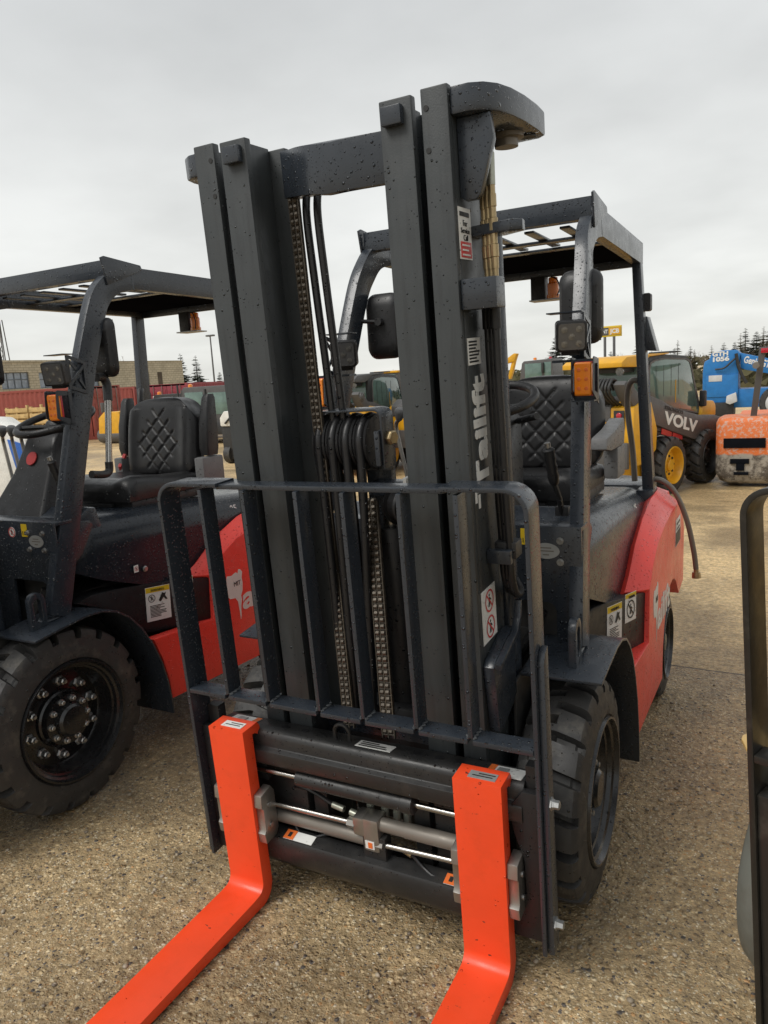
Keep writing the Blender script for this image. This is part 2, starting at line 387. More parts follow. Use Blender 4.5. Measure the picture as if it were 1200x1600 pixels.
def thing(name, label, cat, loc, group=None, rz=0):
    o = bpy.data.objects.new(name, None); scene.collection.objects.link(o); o.location = loc; o.rotation_euler.z = rz
    o.empty_display_size = .2
    return tag(o, label, cat, group)
def copy_tree(o, parent=None):
    c = o.copy(); scene.collection.objects.link(c); c.parent = parent
    for ch in list(o.children): copy_tree(ch, c)
    return c
def lettering(string, size, org, u, v, mat_, parent, name='lettering', shear=0.0, fat=0.0, xf=None, width=None, align='LEFT', th=.0012):
    """flat raised lettering: u = reading direction, v = letter-up direction"""
    cu = bpy.data.curves.new('text', 'FONT'); cu.body = string; cu.size = size; cu.shear = shear; cu.offset = fat; cu.extrude = th/2; cu.align_x = align
    cu.resolution_u = 3
    ob = bpy.data.objects.new('text', cu); scene.collection.objects.link(ob)
    bpy.context.view_layer.update()
    me = bpy.data.meshes.new_from_object(ob.evaluated_get(bpy.context.evaluated_depsgraph_get()))
    bpy.data.objects.remove(ob); bpy.data.curves.remove(cu)
    xs = [q.co.x for q in me.vertices] or [0, 1]
    k = 1.0 if width is None else width/(max(xs)-min(xs))
    U = Vector(u).normalized(); V = Vector(v).normalized(); W = U.cross(V); o0 = Vector(org)
    for q in me.vertices:
        p = o0+U*(q.co.x*k)+V*q.co.y+W*(q.co.z+th/2)
        if xf: p = Vector(xf(p))
        q.co = p-OFF
    me.name = name; me.materials.clear(); me.materials.append(M[mat_])
    o = bpy.data.objects.new(name, me); scene.collection.objects.link(o); o.parent = parent
    return o
def arc(cx_, cy_, r, a0, a1, n=8):
    return [(cx_+r*math.cos(R(a0+(a1-a0)*i/n)), cy_+r*math.sin(R(a0+(a1-a0)*i/n))) for i in range(n+1)]
def rrect(x0, x1, y0, y1, r, n=5):
    return arc(x1-r, y0+r, r, -90, 0, n)+arc(x1-r, y1-r, r, 0, 90, n)+arc(x0+r, y1-r, r, 90, 180, n)+arc(x0+r, y0+r, r, 180, 270, n)
def smoothpath(P, n=6):
    """Catmull-Rom through points"""
    P = [Vector(p) for p in P]; o = []
    for i in range(len(P)-1):
        a, b, c, d = P[max(i-1, 0)], P[i], P[i+1], P[min(i+2, len(P)-1)]
        for k in range(n):
            t = k/n; o.append(.5*((2*b)+(c-a)*t+(2*a-5*b+4*c-d)*t*t+(3*b-a-3*c+d)*t**3))
    return o+[P[-1]]

# ------------------------------------------------------------------ ground
gm = MB()
def ss(t): t = max(0, min(1, t)); return t*t*(3-2*t)
def gz(x, y): return -.37*ss((y-2.7)/7.8)-.18*ss((y-11)/25)     # the yard falls away gently behind the trucks
gy = [-400,-200,-100,-50,-20,-8,-3,0,2]+[2.7+.65*i for i in range(13)]+[11+2.5*i for i in range(11)]+[40,50,70,100,150,250,400]
xs = [-400,-200,-100,-60,-40,-25,-12,-6,-2,0,2,6,12,25,60,120,400]
gm.add([(x, y, gz(x, y)) for y in gy for x in xs], [(j*len(xs)+i, j*len(xs)+i+1, (j+1)*len(xs)+i+1, (j+1)*len(xs)+i) for j in range(len(gy)-1) for i in range(len(xs)-1)])
tag(gm.build('ground', 'ground', bevel=0), 'wet exposed aggregate concrete yard', kind='structure')
# ------------------------------------------------------------------ the forklift
def tyre_mesh(mb, Rr, w, lugs, depth=.036, skew=.22, lug=True):
    """axis x, outer face at x=0, inner face at x=-w, centre at origin"""
    prof = [(-.012,.655,0),(-.002,.68,0),(0,.74,0),(-.004,.80,0),(-.010,.885,0),(-.012,.93,1),(-.022,.975,1),(-.040,.993,1),(-.070,1.0,1),(-w*.46,1.004,1),
            (-w*.54,1.004,2),(-w+.070,1.0,2),(-w+.040,.993,2),(-w+.022,.975,2),(-w+.012,.93,2),(-w+.010,.885,0),(-w+.004,.80,0),(-w,.72,0),(-w+.012,.655,0)]
    fr = [0,.035,.265,.30,.5,.535,.765,.80]; low1 = {.035,.265}; low2 = {.535,.765}
    k = len(prof); ang = [((i+f)/lugs*2*math.pi, f) for i in range(lugs) for f in fr]; n = len(ang); V_ = []
    for a, f in ang:
        for x, r, g in prof:
            rr = r*Rr; xx = x
            if lug and ((g == 1 and f in low1) or (g == 2 and f in low2)):
                t = 1.0 if r > .96 else .6
                rr -= depth*t
                if r < .98: xx = x + (-.012 if g == 1 else .012)
            aa = a+skew*abs(x+w/2)/Rr if g else a+skew*(w/2)/Rr
            V_.append((xx, rr*math.cos(aa), rr*math.sin(aa)))
    F_ = []
    for i in range(n):
        j = (i+1) % n
        for q in range(k-1): F_.append((i*k+q, i*k+q+1, j*k+q+1, j*k+q))
    mb.add(V_, F_)
def wheel(parent, x, y, Rr, w, sgn, lugs=20, detail=True, name='wheel'):
    hub = Vector((sgn*x, y, Rr)); loc = hub-OFF
    fl_ = lambda v: (v[0]*sgn, v[1], v[2])
    z0 = Vector((0, 0, 0))
    t = MB(fl_); tyre_mesh(t, Rr, w, lugs)
    wh = t.build(name, 'rubber', parent, bevel=0, off=z0, loc=loc, angle=32)
    b = MB(fl_); b.lathe([(-.03,.60*Rr),(-.008,.668*Rr),(.006,.655*Rr),(.006,.635*Rr),(-.010,.62*Rr),(-.016,.595*Rr),(-.03,.585*Rr),(-.034,.565*Rr),(-.088,.535*Rr),(-.098,.51*Rr),(-.092,.30*Rr),(-.088,.28*Rr),(-.16,.26*Rr)], (0,0,0), (1,0,0), 56, False)
    b.build('rim', 'rimblack', wh, bevel=0, off=z0, angle=30)
    b = MB(fl_); b.lathe([(-.10,.315*Rr),(-.076,.31*Rr),(-.070,.29*Rr),(-.046,.275*Rr),(-.042,.185*Rr),(-.02,.175*Rr),(-.010,.15*Rr),(-.006,.05*Rr),(-.006,0)], (0,0,0), (1,0,0), 40)
    b.build('hub', 'rimblack', wh, bevel=0, off=z0, angle=30)
    if detail:
        for i in range(10):
            a = 2*math.pi*(i+.3)/10; yy, zz = .405*Rr*math.cos(a), .405*Rr*math.sin(a)
            b = MB(fl_); b.lathe([(-.098,.021),(-.092,.021),(-.088,.018),(-.086,.0135),(-.066,.0125),(-.063,.008),(-.056,.007),(-.055,0)], (0,yy,zz), (1,0,0), 6)
            b.build('wheel_nut', 'bolt', wh, bevel=0, off=z0, angle=25)
        for i in range(10):
            a = 2*math.pi*i/10; yy, zz = .228*Rr*math.cos(a), .228*Rr*math.sin(a)
            b = MB(fl_); b.lathe([(-.046,.0125),(-.040,.0125),(-.039,.0085),(-.028,.0085),(-.026,.006),(-.026,0)], (0,yy,zz), (1,0,0), 8)
            b.build('hub_bolt', 'bolt', wh, bevel=0, off=z0, angle=25)
    return wh
def chain(mb, a, b, wd, pitch=.019):
    a = Vector(a); b = Vector(b); d = (b-a); n = max(2, int(d.length/pitch)); d.normalize()
    u = Vector((0,-1,0)).cross(d).normalized(); f = d.cross(u)
    rot = Matrix((u, f, d)).transposed()
    for i in range(n):
        c = a+d*(pitch*(i+.5))
        for sx in (-1, 1):                       # two rows of rounded link plates
            cc = c+u*(sx*wd*.23); vs_ = []
            for (px, k) in ((-.5, .55), (-.32, 1), (.32, 1), (.5, .55)):
                for j in range(8):
                    t_ = 2*math.pi*j/8
                    vs_.append(cc+u*(px*wd*.40)+f*(.0105*k*math.cos(t_))+d*(pitch*.47*k*math.sin(t_)))
            mb.add(vs_, [(q*8+j, q*8+(j+1) % 8, q*8+8+(j+1) % 8, q*8+8+j) for q in range(3) for j in range(8)]+[tuple(range(8))[::-1], tuple(range(24, 32))])
        mb.cyl(c-u*wd*.56+d*pitch*.5, c+u*wd*.56+d*pitch*.5, .0035, 6)
        for sx in (-.5, 0, .5): mb.obox(c+u*(sx*wd)+d*pitch*.5, (.0035, .011, pitch*.98), rot)

def sticker(parent, org, u, v, wd, ht, mat_='white', name='sticker', xf=None, header=None, lines=0, th=.0012, hfrac=.16):
    """thin label lying on a face; org = lower left corner"""
    U = Vector(u).normalized(); V = Vector(v).normalized(); W = U.cross(V); o = Vector(org)
    def q(a, b, h): return o+U*a+V*b+W*h
    def plate(a0, a1, b0, b1, h0, h1):
        return MB(xf).add([q(a0,b0,h0),q(a1,b0,h0),q(a1,b1,h0),q(a0,b1,h0),q(a0,b0,h1),q(a1,b0,h1),q(a1,b1,h1),q(a0,b1,h1)],
                          [(0,3,2,1),(4,5,6,7),(0,1,5,4),(1,2,6,5),(2,3,7,6),(3,0,4,7)])
    s = plate(0, wd, 0, ht, 0, th).build(name, mat_, parent, bevel=0)
    if header: plate(.002, wd-.002, ht*(1-hfrac), ht-.002, th, th*1.6).build('header_band', header, s, bevel=0)
    if lines:
        mb = MB(xf); b1 = ht*(1-hfrac-.06) if header else ht*.92; rnd = random.Random(int(wd*1e4)+lines)
        for i in range(lines):
            bb = b1-(b1-ht*.06)*(i+.5)/lines; hh = (b1-ht*.06)/lines*.28
            e_ = wd*(.08+.84*rnd.uniform(.55, 1)); 
            mb.add([q(wd*.08,bb-hh,th*1.4),q(e_,bb-hh,th*1.4),q(e_,bb+hh,th*1.4),q(wd*.08,bb+hh,th*1.4)], [(0,1,2,3)])
        mb.build('print', 'ink', s, bevel=0, smooth=False)
    return s
def pictos(parent, org, u, v, sz, xf=None, ring='stred'):
    """round prohibition sign with a small figure"""
    U = Vector(u).normalized(); V = Vector(v).normalized(); W = U.cross(V); o = Vector(org)
    def q(a, b): return o+U*a*sz+V*b*sz+W*.0019
    mb = MB(xf); n = 28; vs_ = []
    for i in range(n):
        t = 2*math.pi*i/n; vs_ += [q(math.cos(t), math.sin(t)), q(.84*math.cos(t), .84*math.sin(t))]
    mb.add(vs_, [(2*i, 2*((i+1) % n), 2*((i+1) % n)+1, 2*i+1) for i in range(n)])
    mb.add([q(-.70,.58), q(-.58,.70), q(.70,-.58), q(.58,-.70)], [(0,1,2,3)])
    mb.build('prohibition_ring', ring, parent, bevel=0, smooth=False)
    mb = MB(xf); o = o-W*.0004
    mb.add([q(.13*math.cos(2*math.pi*i/10), .48+.13*math.sin(2*math.pi*i/10)) for i in range(10)], [tuple(range(10))])
    mb.add([q(-.16,.30),q(.14,.30),q(.18,-.12),q(.06,-.55),q(-.06,-.55),q(-.02,-.1),q(-.2,-.55),q(-.32,-.5),q(-.14,-.05)], [tuple(range(9))])
    mb.add([q(.14,.28),q(.45,.02),q(.40,-.06),q(.08,.12)], [(0,1,2,3)])
    mb.build('pictogram', 'ink', parent, bevel=0, smooth=False)

OFF = Vector((0, 1.0, 0))
fk = thing('forklift', 'charcoal and red forklift with its orange forks in front, nearest in the photo', 'forklift', OFF, 'forklifts of one make')
XC = .03
# ---- mast
for s in (-1, 1):
    mb = MB(mast)
    a, b = sorted((s*.305, s*.372)); mb.box(a, b, .14, .166, .12, 2.298)
    a, b = sorted((s*.352, s*.372)); mb.box(a, b, .1662, .318, .12, 2.297)
    a, b = sorted((s*.300, s*.372)); mb.box(a, b, .3182, .344, .12, 2.296)
    rail = mb.build('mast_outer_rail', 'darkdry', fk, bevel=.004)
    for z in (2.255, 2.165): MB(mast).cyl((s*.318, .1385, z), (s*.318, .145, z), .0065, 12).build('bolt_hole', 'ink', rail, bevel=0)
    mb = MB(mast)
    a, b = sorted((s*.198, s*.282)); mb.box(a, b, .138, .164, .10, 2.292)
    a, b = sorted((s*.222, s*.244)); mb.box(a, b, .1642, .2788, .10, 2.290)
    a, b = sorted((s*.172, s*.292)); mb.box(a, b, .279, .304, .10, 2.285)
    rail = mb.build('mast_inner_rail', 'darkdry', fk, bevel=.004)
    a, b = sorted((s*.210, s*.262)); MB(mast).box(a, b, .118, .1375, 2.232, 2.274).build('stop_block', 'dark', rail, bevel=.003)
    # lift cylinder behind the outer rail
    mb = MB(mast); mb.cyl((s*.36, .41, .2), (s*.36, .41, 2.02), .034, 20); cyl_ = mb.build('lift_cylinder', 'dark', fk)
    MB(mast).cyl((s*.36, .41, 2.0), (s*.36, .41, 2.235), .022, 18).build('cylinder_rod', 'chrome', cyl_)
    # top bracket plate with rounded outline
    if s < 0: arcp = [(.373,.168),(.42,.172),(.450,.192),(.464,.235),(.468,.32),(.470,.42),(.43,.515),(.41,.535),(.345,.535),(.345,.347),(.373,.347)]
    else: arcp = [(.373,.150),(.418,.152),(.448,.170),(.470,.205),(.484,.26),(.492,.34),(.494,.44),(.490,.515),(.470,.535),(.345,.535),(.345,.347),(.373,.347)]
    pl = MB(mast).prism([(s*x, y) for x, y in arcp], 'z', 2.232, 2.292).build('mast_top_bracket', 'dark', fk, bevel=.006)
    b_ = MB(mast); b_.lathe([(0,.045),(.010,.045),(.012,.030),(.03,.030),(.03,0)], (s*.415,.42,2.2315), (0,0,-1), 28); b_.build('cap_ring', 'tube', pl, bevel=0)
    b_ = MB(mast); b_.lathe([(0,.022),(.004,.022),(.004,0)], (s*(.455 if s > 0 else .42),.475,2.2315), (0,0,-1), 16); b_.build('bracket_hole', 'ink', pl, bevel=0)
    if s > 0: MB(mast).prism([(s*.374,2.231),(s*.455,2.231),(s*.461,2.175),(s*.425,2.062),(s*.412,2.05),(s*.385,2.05),(s*.374,2.06)], 'y', .182, .204).build('gusset', 'dark', pl, bevel=.003)
# cross members
P = smoothpath([(-.1715,.256,0),(-.135,.238,0),(-.085,.202,0),(-.03,.176,0),(.04,.165,0),(.10,.164,0),(.221,.178,0)], 6)
o_ = [(p.x, p.y) for p in P]; i_ = [(p.x, p.y+.024) for p in P]
MB(lambda v: mast((v[0], v[1], v[2]+.030*max(0, min(1, (.02-v[0])/.18))))).prism(o_+i_[::-1], 'z', 2.120, 2.240).build('mast_crossbar', 'dark', fk, bevel=.004)
MB(mast).box(-.30, .30, .352, .376, 2.165, 2.286).build('mast_crossbar', 'dark', fk, bevel=.004)
MB(mast).box(-.30, .30, .348, .375, .98, 1.06).build('mast_crossbar', 'dark', fk, bevel=.004)
MB(mast).box(-.221, .221, .255, .278, .50, .60).build('mast_crossbar', 'dark', fk, bevel=.004)
# free lift cylinder and chain wheel
mb = MB(mast); mb.cyl((.03,.345,.15), (.03,.345,1.20), .045, 24); c_ = mb.build('centre_cylinder', 'black', fk)
MB(mast).cyl((.03,.345,1.20), (.03,.345,1.30), .024, 18).build('cylinder_rod', 'chrome', c_)
mb = MB(mast); mb.box(-.02, .09, .315, .375, 1.298, 1.34); mb.build('cylinder_head', 'dark', c_, bevel=.006)
mb = MB(mast); mb.lathe([(-.03,.030),(-.03,.060),(-.022,.062),(-.020,.050),(.020,.050),(.022,.062),(.03,.060),(.03,.030)], (.085,.33,1.27), (.9,-.43,0), 28)
cw_ = mb.build('chain_wheel', 'black', fk, bevel=0)
mb = MB(mast); mb.prism([(.285,1.36),(.315,1.36),(.34,1.30),(.345,1.255),(.325,1.24),(.305,1.25),(.285,1.31)], 'x', .108, .120); mb.build('wheel_bracket', 'grey', cw_)
mb = MB(mast); mb.lathe([(0,.014),(.012,.014),(.013,.008),(.02,.008),(.02,0)], (.12,.322,1.265), (1,0,0), 6); mb.build('axle_nut', 'bolt', cw_, bevel=0)
for (a, b) in (((-.152,.262,2.16), (-.138,.262,1.45)), ((-.138,.262,1.45), (-.126,.255,1.05)), ((-.126,.255,1.05), (-.072,.165,.60))): pass
mb = MB(mast); chain(mb, (-.146,.262,2.17), (-.128,.245,1.08), .030); chain(mb, (-.128,.245,1.08), (-.075,.160,.60), .034); mb.build('lift_chain', 'chain', fk, bevel=0, angle=30)
mb = MB(mast); chain(mb, (.0,.285,1.30), (.065,.150,.60), .040, .0195); mb.build('lift_chain', 'chain', fk, bevel=0, angle=30)
mb = MB(mast); chain(mb, (-.10,.30,1.37), (-.085,.235,.62), .026); mb.build('lift_chain', 'chain', fk, bevel=0, angle=30)
mb = MB(mast); chain(mb, (.098,.33,1.32), (.105,.34,1.08), .034); lc = mb.build('lift_chain', 'chain', fk, bevel=0, angle=30)
mb = MB(mast); mb.cyl((.105,.34,1.08), (.11,.345,.99), .011, 12); mb.build('chain_anchor', 'black', lc)
mb = MB(mast); mb.lathe([(0,.018),(.02,.018),(.02,0)], (.11,.345,.985), (0,0,1), 6); mb.build('anchor_nut', 'tube', lc, bevel=0)
# hoses down the left side
for x, y in ((-.118,.285), (-.086,.292)):
    mb = MB(mast); mb.tube(smoothpath([(x-.012,y+.03,2.18),(x-.006,y,2.10),(x,y,1.9),(x+.012,y,1.6),(x+.02,y,1.2),(x+.03,y-.02,.7)], 8), .0115, 10); mb.build('hydraulic_hose', 'hose', fk, bevel=0)
# hose pulley block: four grooves on one axle in a strap frame
pc = Vector((-.052,.315,1.462)); pr = .078
pb = MB(mast); 
for i in range(4):
    x = pc.x-.087+i*.046+.004
    pb.lathe([(-.021,.03),(-.021,pr),(-.017,pr+.004),(-.013,pr),(-.008,pr-.016),(.008,pr-.016),(.013,pr),(.017,pr+.004),(.021,pr),(.021,.03)], (x, pc.y, pc.z), (1,0,0), 36)
pbo = pb.build('hose_pulley', 'plastic', fk, bevel=0, angle=30)
for i in range(4):
    x = pc.x-.087+i*.046+.004
    path = [(x+.05*(.3-i*.05), pc.y-.11, .62), (x+.018, pc.y-.092, 1.0), (x, pc.y-pr+.004, 1.36)]
    path += [(x, pc.y-(pr-.004)*math.cos(R(t)), pc.z+(pr-.004)*math.sin(R(t))) for t in range(0, 181, 20)]
    path[0] = (x+(.02,.012,0,-.018)[i], pc.y-.11, .62); path[1] = (x+(.014,.008,0,-.010)[i], pc.y-.092, 1.0)
    path += [(x, pc.y+pr-.004, 1.3), (x, pc.y+pr-.01, 1.0)]
    mb = MB(mast); mb.tube(smoothpath(path, 3), .0125, 10); mb.build('hydraulic_hose', 'hose', pbo, bevel=0)
fr_ = [(-.168,1.40),(-.168,1.535)]+arc(-.145,1.538,.022,180,90,4)+arc(.043,1.536,.026,90,0,5)+[(.069,1.39)]
inn = [(.062,1.39),(.062,1.53)]+arc(.043,1.536,.019,0,90,4)+arc(-.145,1.538,.016,90,180,4)+[(-.162,1.535),(-.162,1.40)]
MB(mast).prism(fr_+inn, 'y', .262, .335).build('pulley_strap', 'dark', pbo, bevel=.002)
MB(mast).box(.046,.061,.25,.30,1.40,1.50).build('pulley_side_plate', 'dark', pbo)
MB(mast).box(-.16,.061,.32,.335,1.375,1.392).build('pulley_base', 'dark', pbo)
mb = MB(mast); mb.lathe([(0,.022),(.016,.022),(.02,.018),(.02,0)], (.0692,.30,1.475), (1,-.3,0), 6); mb.build('pulley_nut', 'brass', pbo, bevel=.001)
mb = MB(mast); mb.box(-.055,.03,.37,.40,1.0,1.46); mb.build('pulley_post', 'dark', pbo)
# hose fittings, brackets and hoses on the outer face of the right rail
hg = MB(mast).box(.3725,.462,.150,.215,1.800,1.872).build('hose_manifold', 'dark', fk, bevel=.004)
MB(mast).prism([(.3725,.242),(.3725,.31),(.44,.31),(.50,.27),(.505,.235),(.48,.215)], 'z', 1.975, 2.0).build('hose_guide_plate', 'dark', fk, bevel=.003)
for i, x in enumerate((.402, .417, .432)):
    y = .262-i*.012
    f_ = MB(mast); f_.lathe([(0,.0075),(.03,.0075),(.03,.009),(.055,.009),(.057,.0105),(.085,.0105),(.087,.0085),(.115,.0085),(.117,.0115),(.145,.0115),(.147,.0085),(.17,.0085),(.172,.010),(.20,.010),(.20,.008),(.22,.008)], (x, y, 1.865), (0,0,1), 10)
    fo = f_.build('hose_fitting', 'brass', hg, bevel=0, angle=25)
    MB(mast).lathe([(0,.0095),(.07,.0105),(.075,.008),(.09,.008)], (x, y, 2.085), (0,0,1), 12).build('crimp_sleeve', 'zinc', fo, bevel=0)
    mb = MB(mast); mb.tube(smoothpath([(x,y,2.17),(x,y+.005,2.20),(x-.012,y+.04,2.235),(x-.03,y+.09,2.25)], 5), .0085, 8); mb.build('hydraulic_hose', 'hose', fo, bevel=0)
for i, x in enumerate((.392, .409, .424)):
    y = .275-.016*i
    mb = MB(mast); mb.tube(smoothpath([(x,y,1.81),(x+.001,y,1.6),(x+.003,y+.005,1.35),(x+.005,y+.01,1.2),(x+.006,y+.012,1.10),(x+.004,y+.05,1.035),(x-.01,y+.13,1.02),(x-.06,y+.20,1.05)], 8), .0105, 10); mb.build('hydraulic_hose', 'hose', hg, bevel=0)
    MB(mast).lathe([(0,.014),(.05,.014),(.05,0)], (x, y, 1.752), (0,0,1), 10).build('hose_ferrule', 'black', hg, bevel=0)
MB(mast).box(.3725,.440,.224,.246,1.140,1.178).build('hose_clamp_arm', 'dark', fk, bevel=.003)
MB(mast).box(.388,.448,.2465,.300,1.150,1.195).build('hose_clamp', 'plastic', fk, bevel=.003)
# tilt bracket
MB(mast).prism([(.150,.872),(.165,.888),(.30,.925),(.33,.925),(.33,.72),(.30,.70),(.20,.668),(.172,.672)], 'x', .3725, .405).build('tilt_bracket', 'dark', fk, bevel=.006)
MB(mast).prism([(.152,.868),(.30,.905),(.345,.95),(.352,1.0),(.338,1.0),(.33,.958),(.296,.922),(.150,.884)], 'x', .405, .425).build('tilt_bracket_flange', 'dark', fk, bevel=.003)
# stickers on the right rail side (+x face)
Yd, Zd = (0,1,0), (0,0,1)
def mside(y0, z0): return (.3724, y0, z0)
st = sticker(fk, mside(.160,1.920), Yd, Zd, .080, .118, xf=mast, name='service_sticker')
lettering('For', .020, (.3740,.185,1.996), Yd, Zd, 'ink', st, xf=mast); lettering('Service', .017, (.3740,.170,1.980), Yd, Zd, 'ink', st, xf=mast, width=.055); lettering('Call', .019, (.3740,.185,1.963), Yd, Zd, 'ink', st, xf=mast)
sticker(st, (.3737,.166,1.924), Yd, Zd, .068, .036, 'stred', xf=mast, name='red_panel', lines=0)
for i in range(3): sticker(st, (.3750,.172,1.928+i*.011), Yd, Zd, .050-.01*(i % 2), .004, 'white', xf=mast, name='print')
lettering('WESTERN', .013, (.3740,.166,2.022), Yd, Zd, 'ink', st, xf=mast, width=.064) if False else sticker(st, (.3737,.168,2.018), Yd, Zd, .060, .010, 'ink', xf=mast, name='print')
sticker(fk, mside(.172,1.668), Yd, Zd, .088, .066, xf=mast, name='data_sticker', lines=7)
lettering('Tailift', .118, (.3725,.270,1.345), Zd, (0,-1,0), 'white', fk, name='brand_lettering', fat=.0048, xf=mast, width=.300, th=.0015)
MB(mast).box(.3725,.3738,.188,.202,1.300,1.337).build('brand_mark', 'white', fk, bevel=0)
MB(mast).box(.3725,.3738,.166,.180,1.318,1.372).build('brand_mark', 'white', fk, bevel=0)
st = sticker(fk, mside(.166,.925), Yd, Zd, .108, .150, xf=mast, name='warning_sticker')
sticker(st, (.3737,.170,.929), Yd, Zd, .100, .142, 'white', xf=mast, name='warning_panel')
pictos(st, (.3742,.220,1.037), Yd, Zd, .032, xf=mast); pictos(st, (.3742,.220,.963), Yd, Zd, .032, xf=mast)
# ---- load backrest
BW = .563
ol = [(-BW,.15)]+[(-BW,1.33)]+arc(-BW+.062,1.335,.062,180,90,8)+arc(BW-.062,1.335,.062,90,0,8)+[(BW,1.33),(BW,.15)]
il = [(BW-.012,.15),(BW-.012,1.33)]+arc(BW-.062,1.335,.050,0,90,8)+arc(-BW+.062,1.335,.050,90,180,8)+[(-BW+.012,1.33),(-BW+.012,.15)]
mb = MB(mast); 
def hoop(side):
    if side < 0:
        o = [(-BW,.145),(-BW,1.33)]+arc(-BW+.062,1.335,.062,180,90,8)+[(-.335,1.397)]
        i = [(-.335,1.385)]+arc(-BW+.062,1.335,.050,90,180,8)+[(-BW+.012,1.33),(-BW+.012,.145)]
    else:
        o = [(.345,1.397)]+arc(BW-.062,1.335,.062,90,0,8)+[(BW,1.33),(BW,.145)]
        i = [(BW-.012,.145),(BW-.012,1.33)]+arc(BW-.062,1.335,.050,0,90,8)+[(.345,1.385)]
    return o+i
br = MB(mast).prism(hoop(-1), 'y', 0, .085).build('load_backrest', 'dark', fk, bevel=.0025)
MB(mast).prism(hoop(1), 'y', 0, .085).build('backrest_hoop', 'dark', br, bevel=.0025)
MB(mast).box(-.345,.353,.012,.072,1.378,1.3915).build('backrest_top_bar', 'dark', br)
for x in (-.408,-.256,-.080,.064,.226,.378):
    MB(mast).box(x, x+.013, .004, .062, .742, 1.3775).build('backrest_bar', 'dark', br)
for x in (-.408,-.256,-.080,.064,.226,.378):
    for dx_ in (-.0022, .0152):
        mb = MB(mast); mb.tube([(x+dx_+.004*math.sin(q*2.1), .004+.006*q, .7425) for q in range(10)], [.0038+.0012*math.sin(q*1.7+x*30) for q in range(10)], 6); mb.build('weld_bead', 'weld', br, bevel=0)
xs_ = [-BW+.0125,-.408,-.256,-.080,.064,.226,.378,BW-.0125]
for i in range(7):
    a = xs_[i]+(.0135 if i else .0005); b = xs_[i+1]-.0005
    MB(mast).box(a, b, 0, .058, .726, .7405).build('backrest_rung', 'dark', br)
for s in (-1, 1):
    a, b = sorted((s*(BW+.0005), s*(BW+.017))); MB(mast).prism([(.052,1.0),(.030,.985),(.022,.96),(-.018,.60),(-.020,.15),(.05,.15)] if False else [(.055,1.0),(.03,.99),(.018,.965),(.012,.145),(.062,.145)], 'x', a, b).build('backrest_foot', 'dark', br)
    for z in ((.585,.232) if s > 0 else ()):
        bb = MB(mast); bb.lathe([(0,.017),(.004,.017),(.004,.013),(.009,.0125),(.009,.0115),(.021,.0115),(.023,.008),(.023,0)], (s*(BW+.0172),.030,z), (s,0,0), 6); bb.build('fixing_bolt', 'bolt', br, bevel=0)
    a, b = sorted((s*.505, s*(BW-.014))); MB(mast).box(a, b, .065, .10, .16, .655).build('fixing_plate', 'carr', br, bevel=.004)
# ---- carriage with side shift
cg = MB(mast).prism([(.135,.600),(.062,.612),(.050,.605),(.044,.590),(.044,.562),(.026,.556),(.024,.520),(.030,.508),(.135,.508)], 'x', -.505, .505).build('fork_carriage', 'carr', fk, bevel=.003)
MB(mast).prism([(.026,.180),(.024,.242),(.030,.252),(.080,.262),(.084,.232),(.165,.226),(.168,.15),(.05,.145)], 'x', -.47, .47).build('lower_bar', 'carr', cg, bevel=.003)
for s in (-1, 1):
    pts = [(s*.550,.16),(s*.550,.655) if False else (s*.550,.60),(s*.49,.60) if False else (s*.505,.60),(s*.470,.55),(s*.478,.48),(s*.49,.44),(s*.503,.40),(s*.505,.30),(s*.485,.25),(s*.44,.22),(s*.44,.16)]
    MB(mast).prism(pts, 'y', .030, .052).build('side_plate', 'black', cg, bevel=.002)
MB(mast).box(-.20,-.15,.105,.137,.2,.51).build('carriage_post', 'carr', cg); MB(mast).box(.15,.20,.105,.137,.2,.51).build('carriage_post', 'carr', cg)
MB(mast).box(-.46,-.22,.10,.137,.2,.51).build('carriage_web', 'carr', cg); MB(mast).box(.22,.46,.10,.137,.2,.51).build('carriage_web', 'carr', cg)
MB(mast).box(.0,.075,.05,.09,.145,.33).build('shift_bracket', 'carr', cg, bevel=.003)
for x in (-.40,-.27,-.20,.18,.25,.31): 
    mb = MB(mast); mb.lathe([(0,.013),(.0015,.013),(.0015,0)], (x,.098,.6062), (0,.16,1), 16); mb.build('grease_hole', 'black', cg, bevel=0)
mb = MB(mast); mb.tube([(-.085,.09,.605),(-.085,.09,.63)]+[(-.085+.025+.025*math.cos(R(t)),.09,.632+.025*math.sin(R(t))) for t in range(180, -1, -20)]+[(-.035,.09,.605)], .006, 8); mb.build('lifting_eye', 'carr', cg, bevel=0)
sticker(cg, (-.005,.066,.6125), (1,0,0), (0,1,-.16), .115, .042, xf=mast, name='info_sticker', lines=3)
for x in (-.475, .395):
    s_ = sticker(cg, (x,.060,.6128) if x < 0 else (x,.060,.6128), (1,0,0), (0,1,-.16), .100, .060, xf=mast, name='warning_sticker')
    sticker(s_, (x+(.082 if x < 0 else .0),.060,.6142), (1,0,0), (0,1,-.16), .018, .060, 'stor', xf=mast, name='header_band')
    sticker(s_, (x+.026,.070,.6142), (1,0,0), (0,1,-.16), .030, .036, 'grey', xf=mast, name='print')
for x in (-.285,.262):
    s_ = sticker(cg, (x,.034,.2535), (1,0,0), (0,1,.2), .105, .034, xf=mast, name='warning_sticker')
    sticker(s_, (x,.034,.2552), (1,0,0), (0,1,.2), .036, .034, 'stor', xf=mast, name='header_band')
    sticker(s_, (x+.012,.042,.2569), (1,0,0), (0,1,.2), .012, .018, 'ink', xf=mast, name='print')
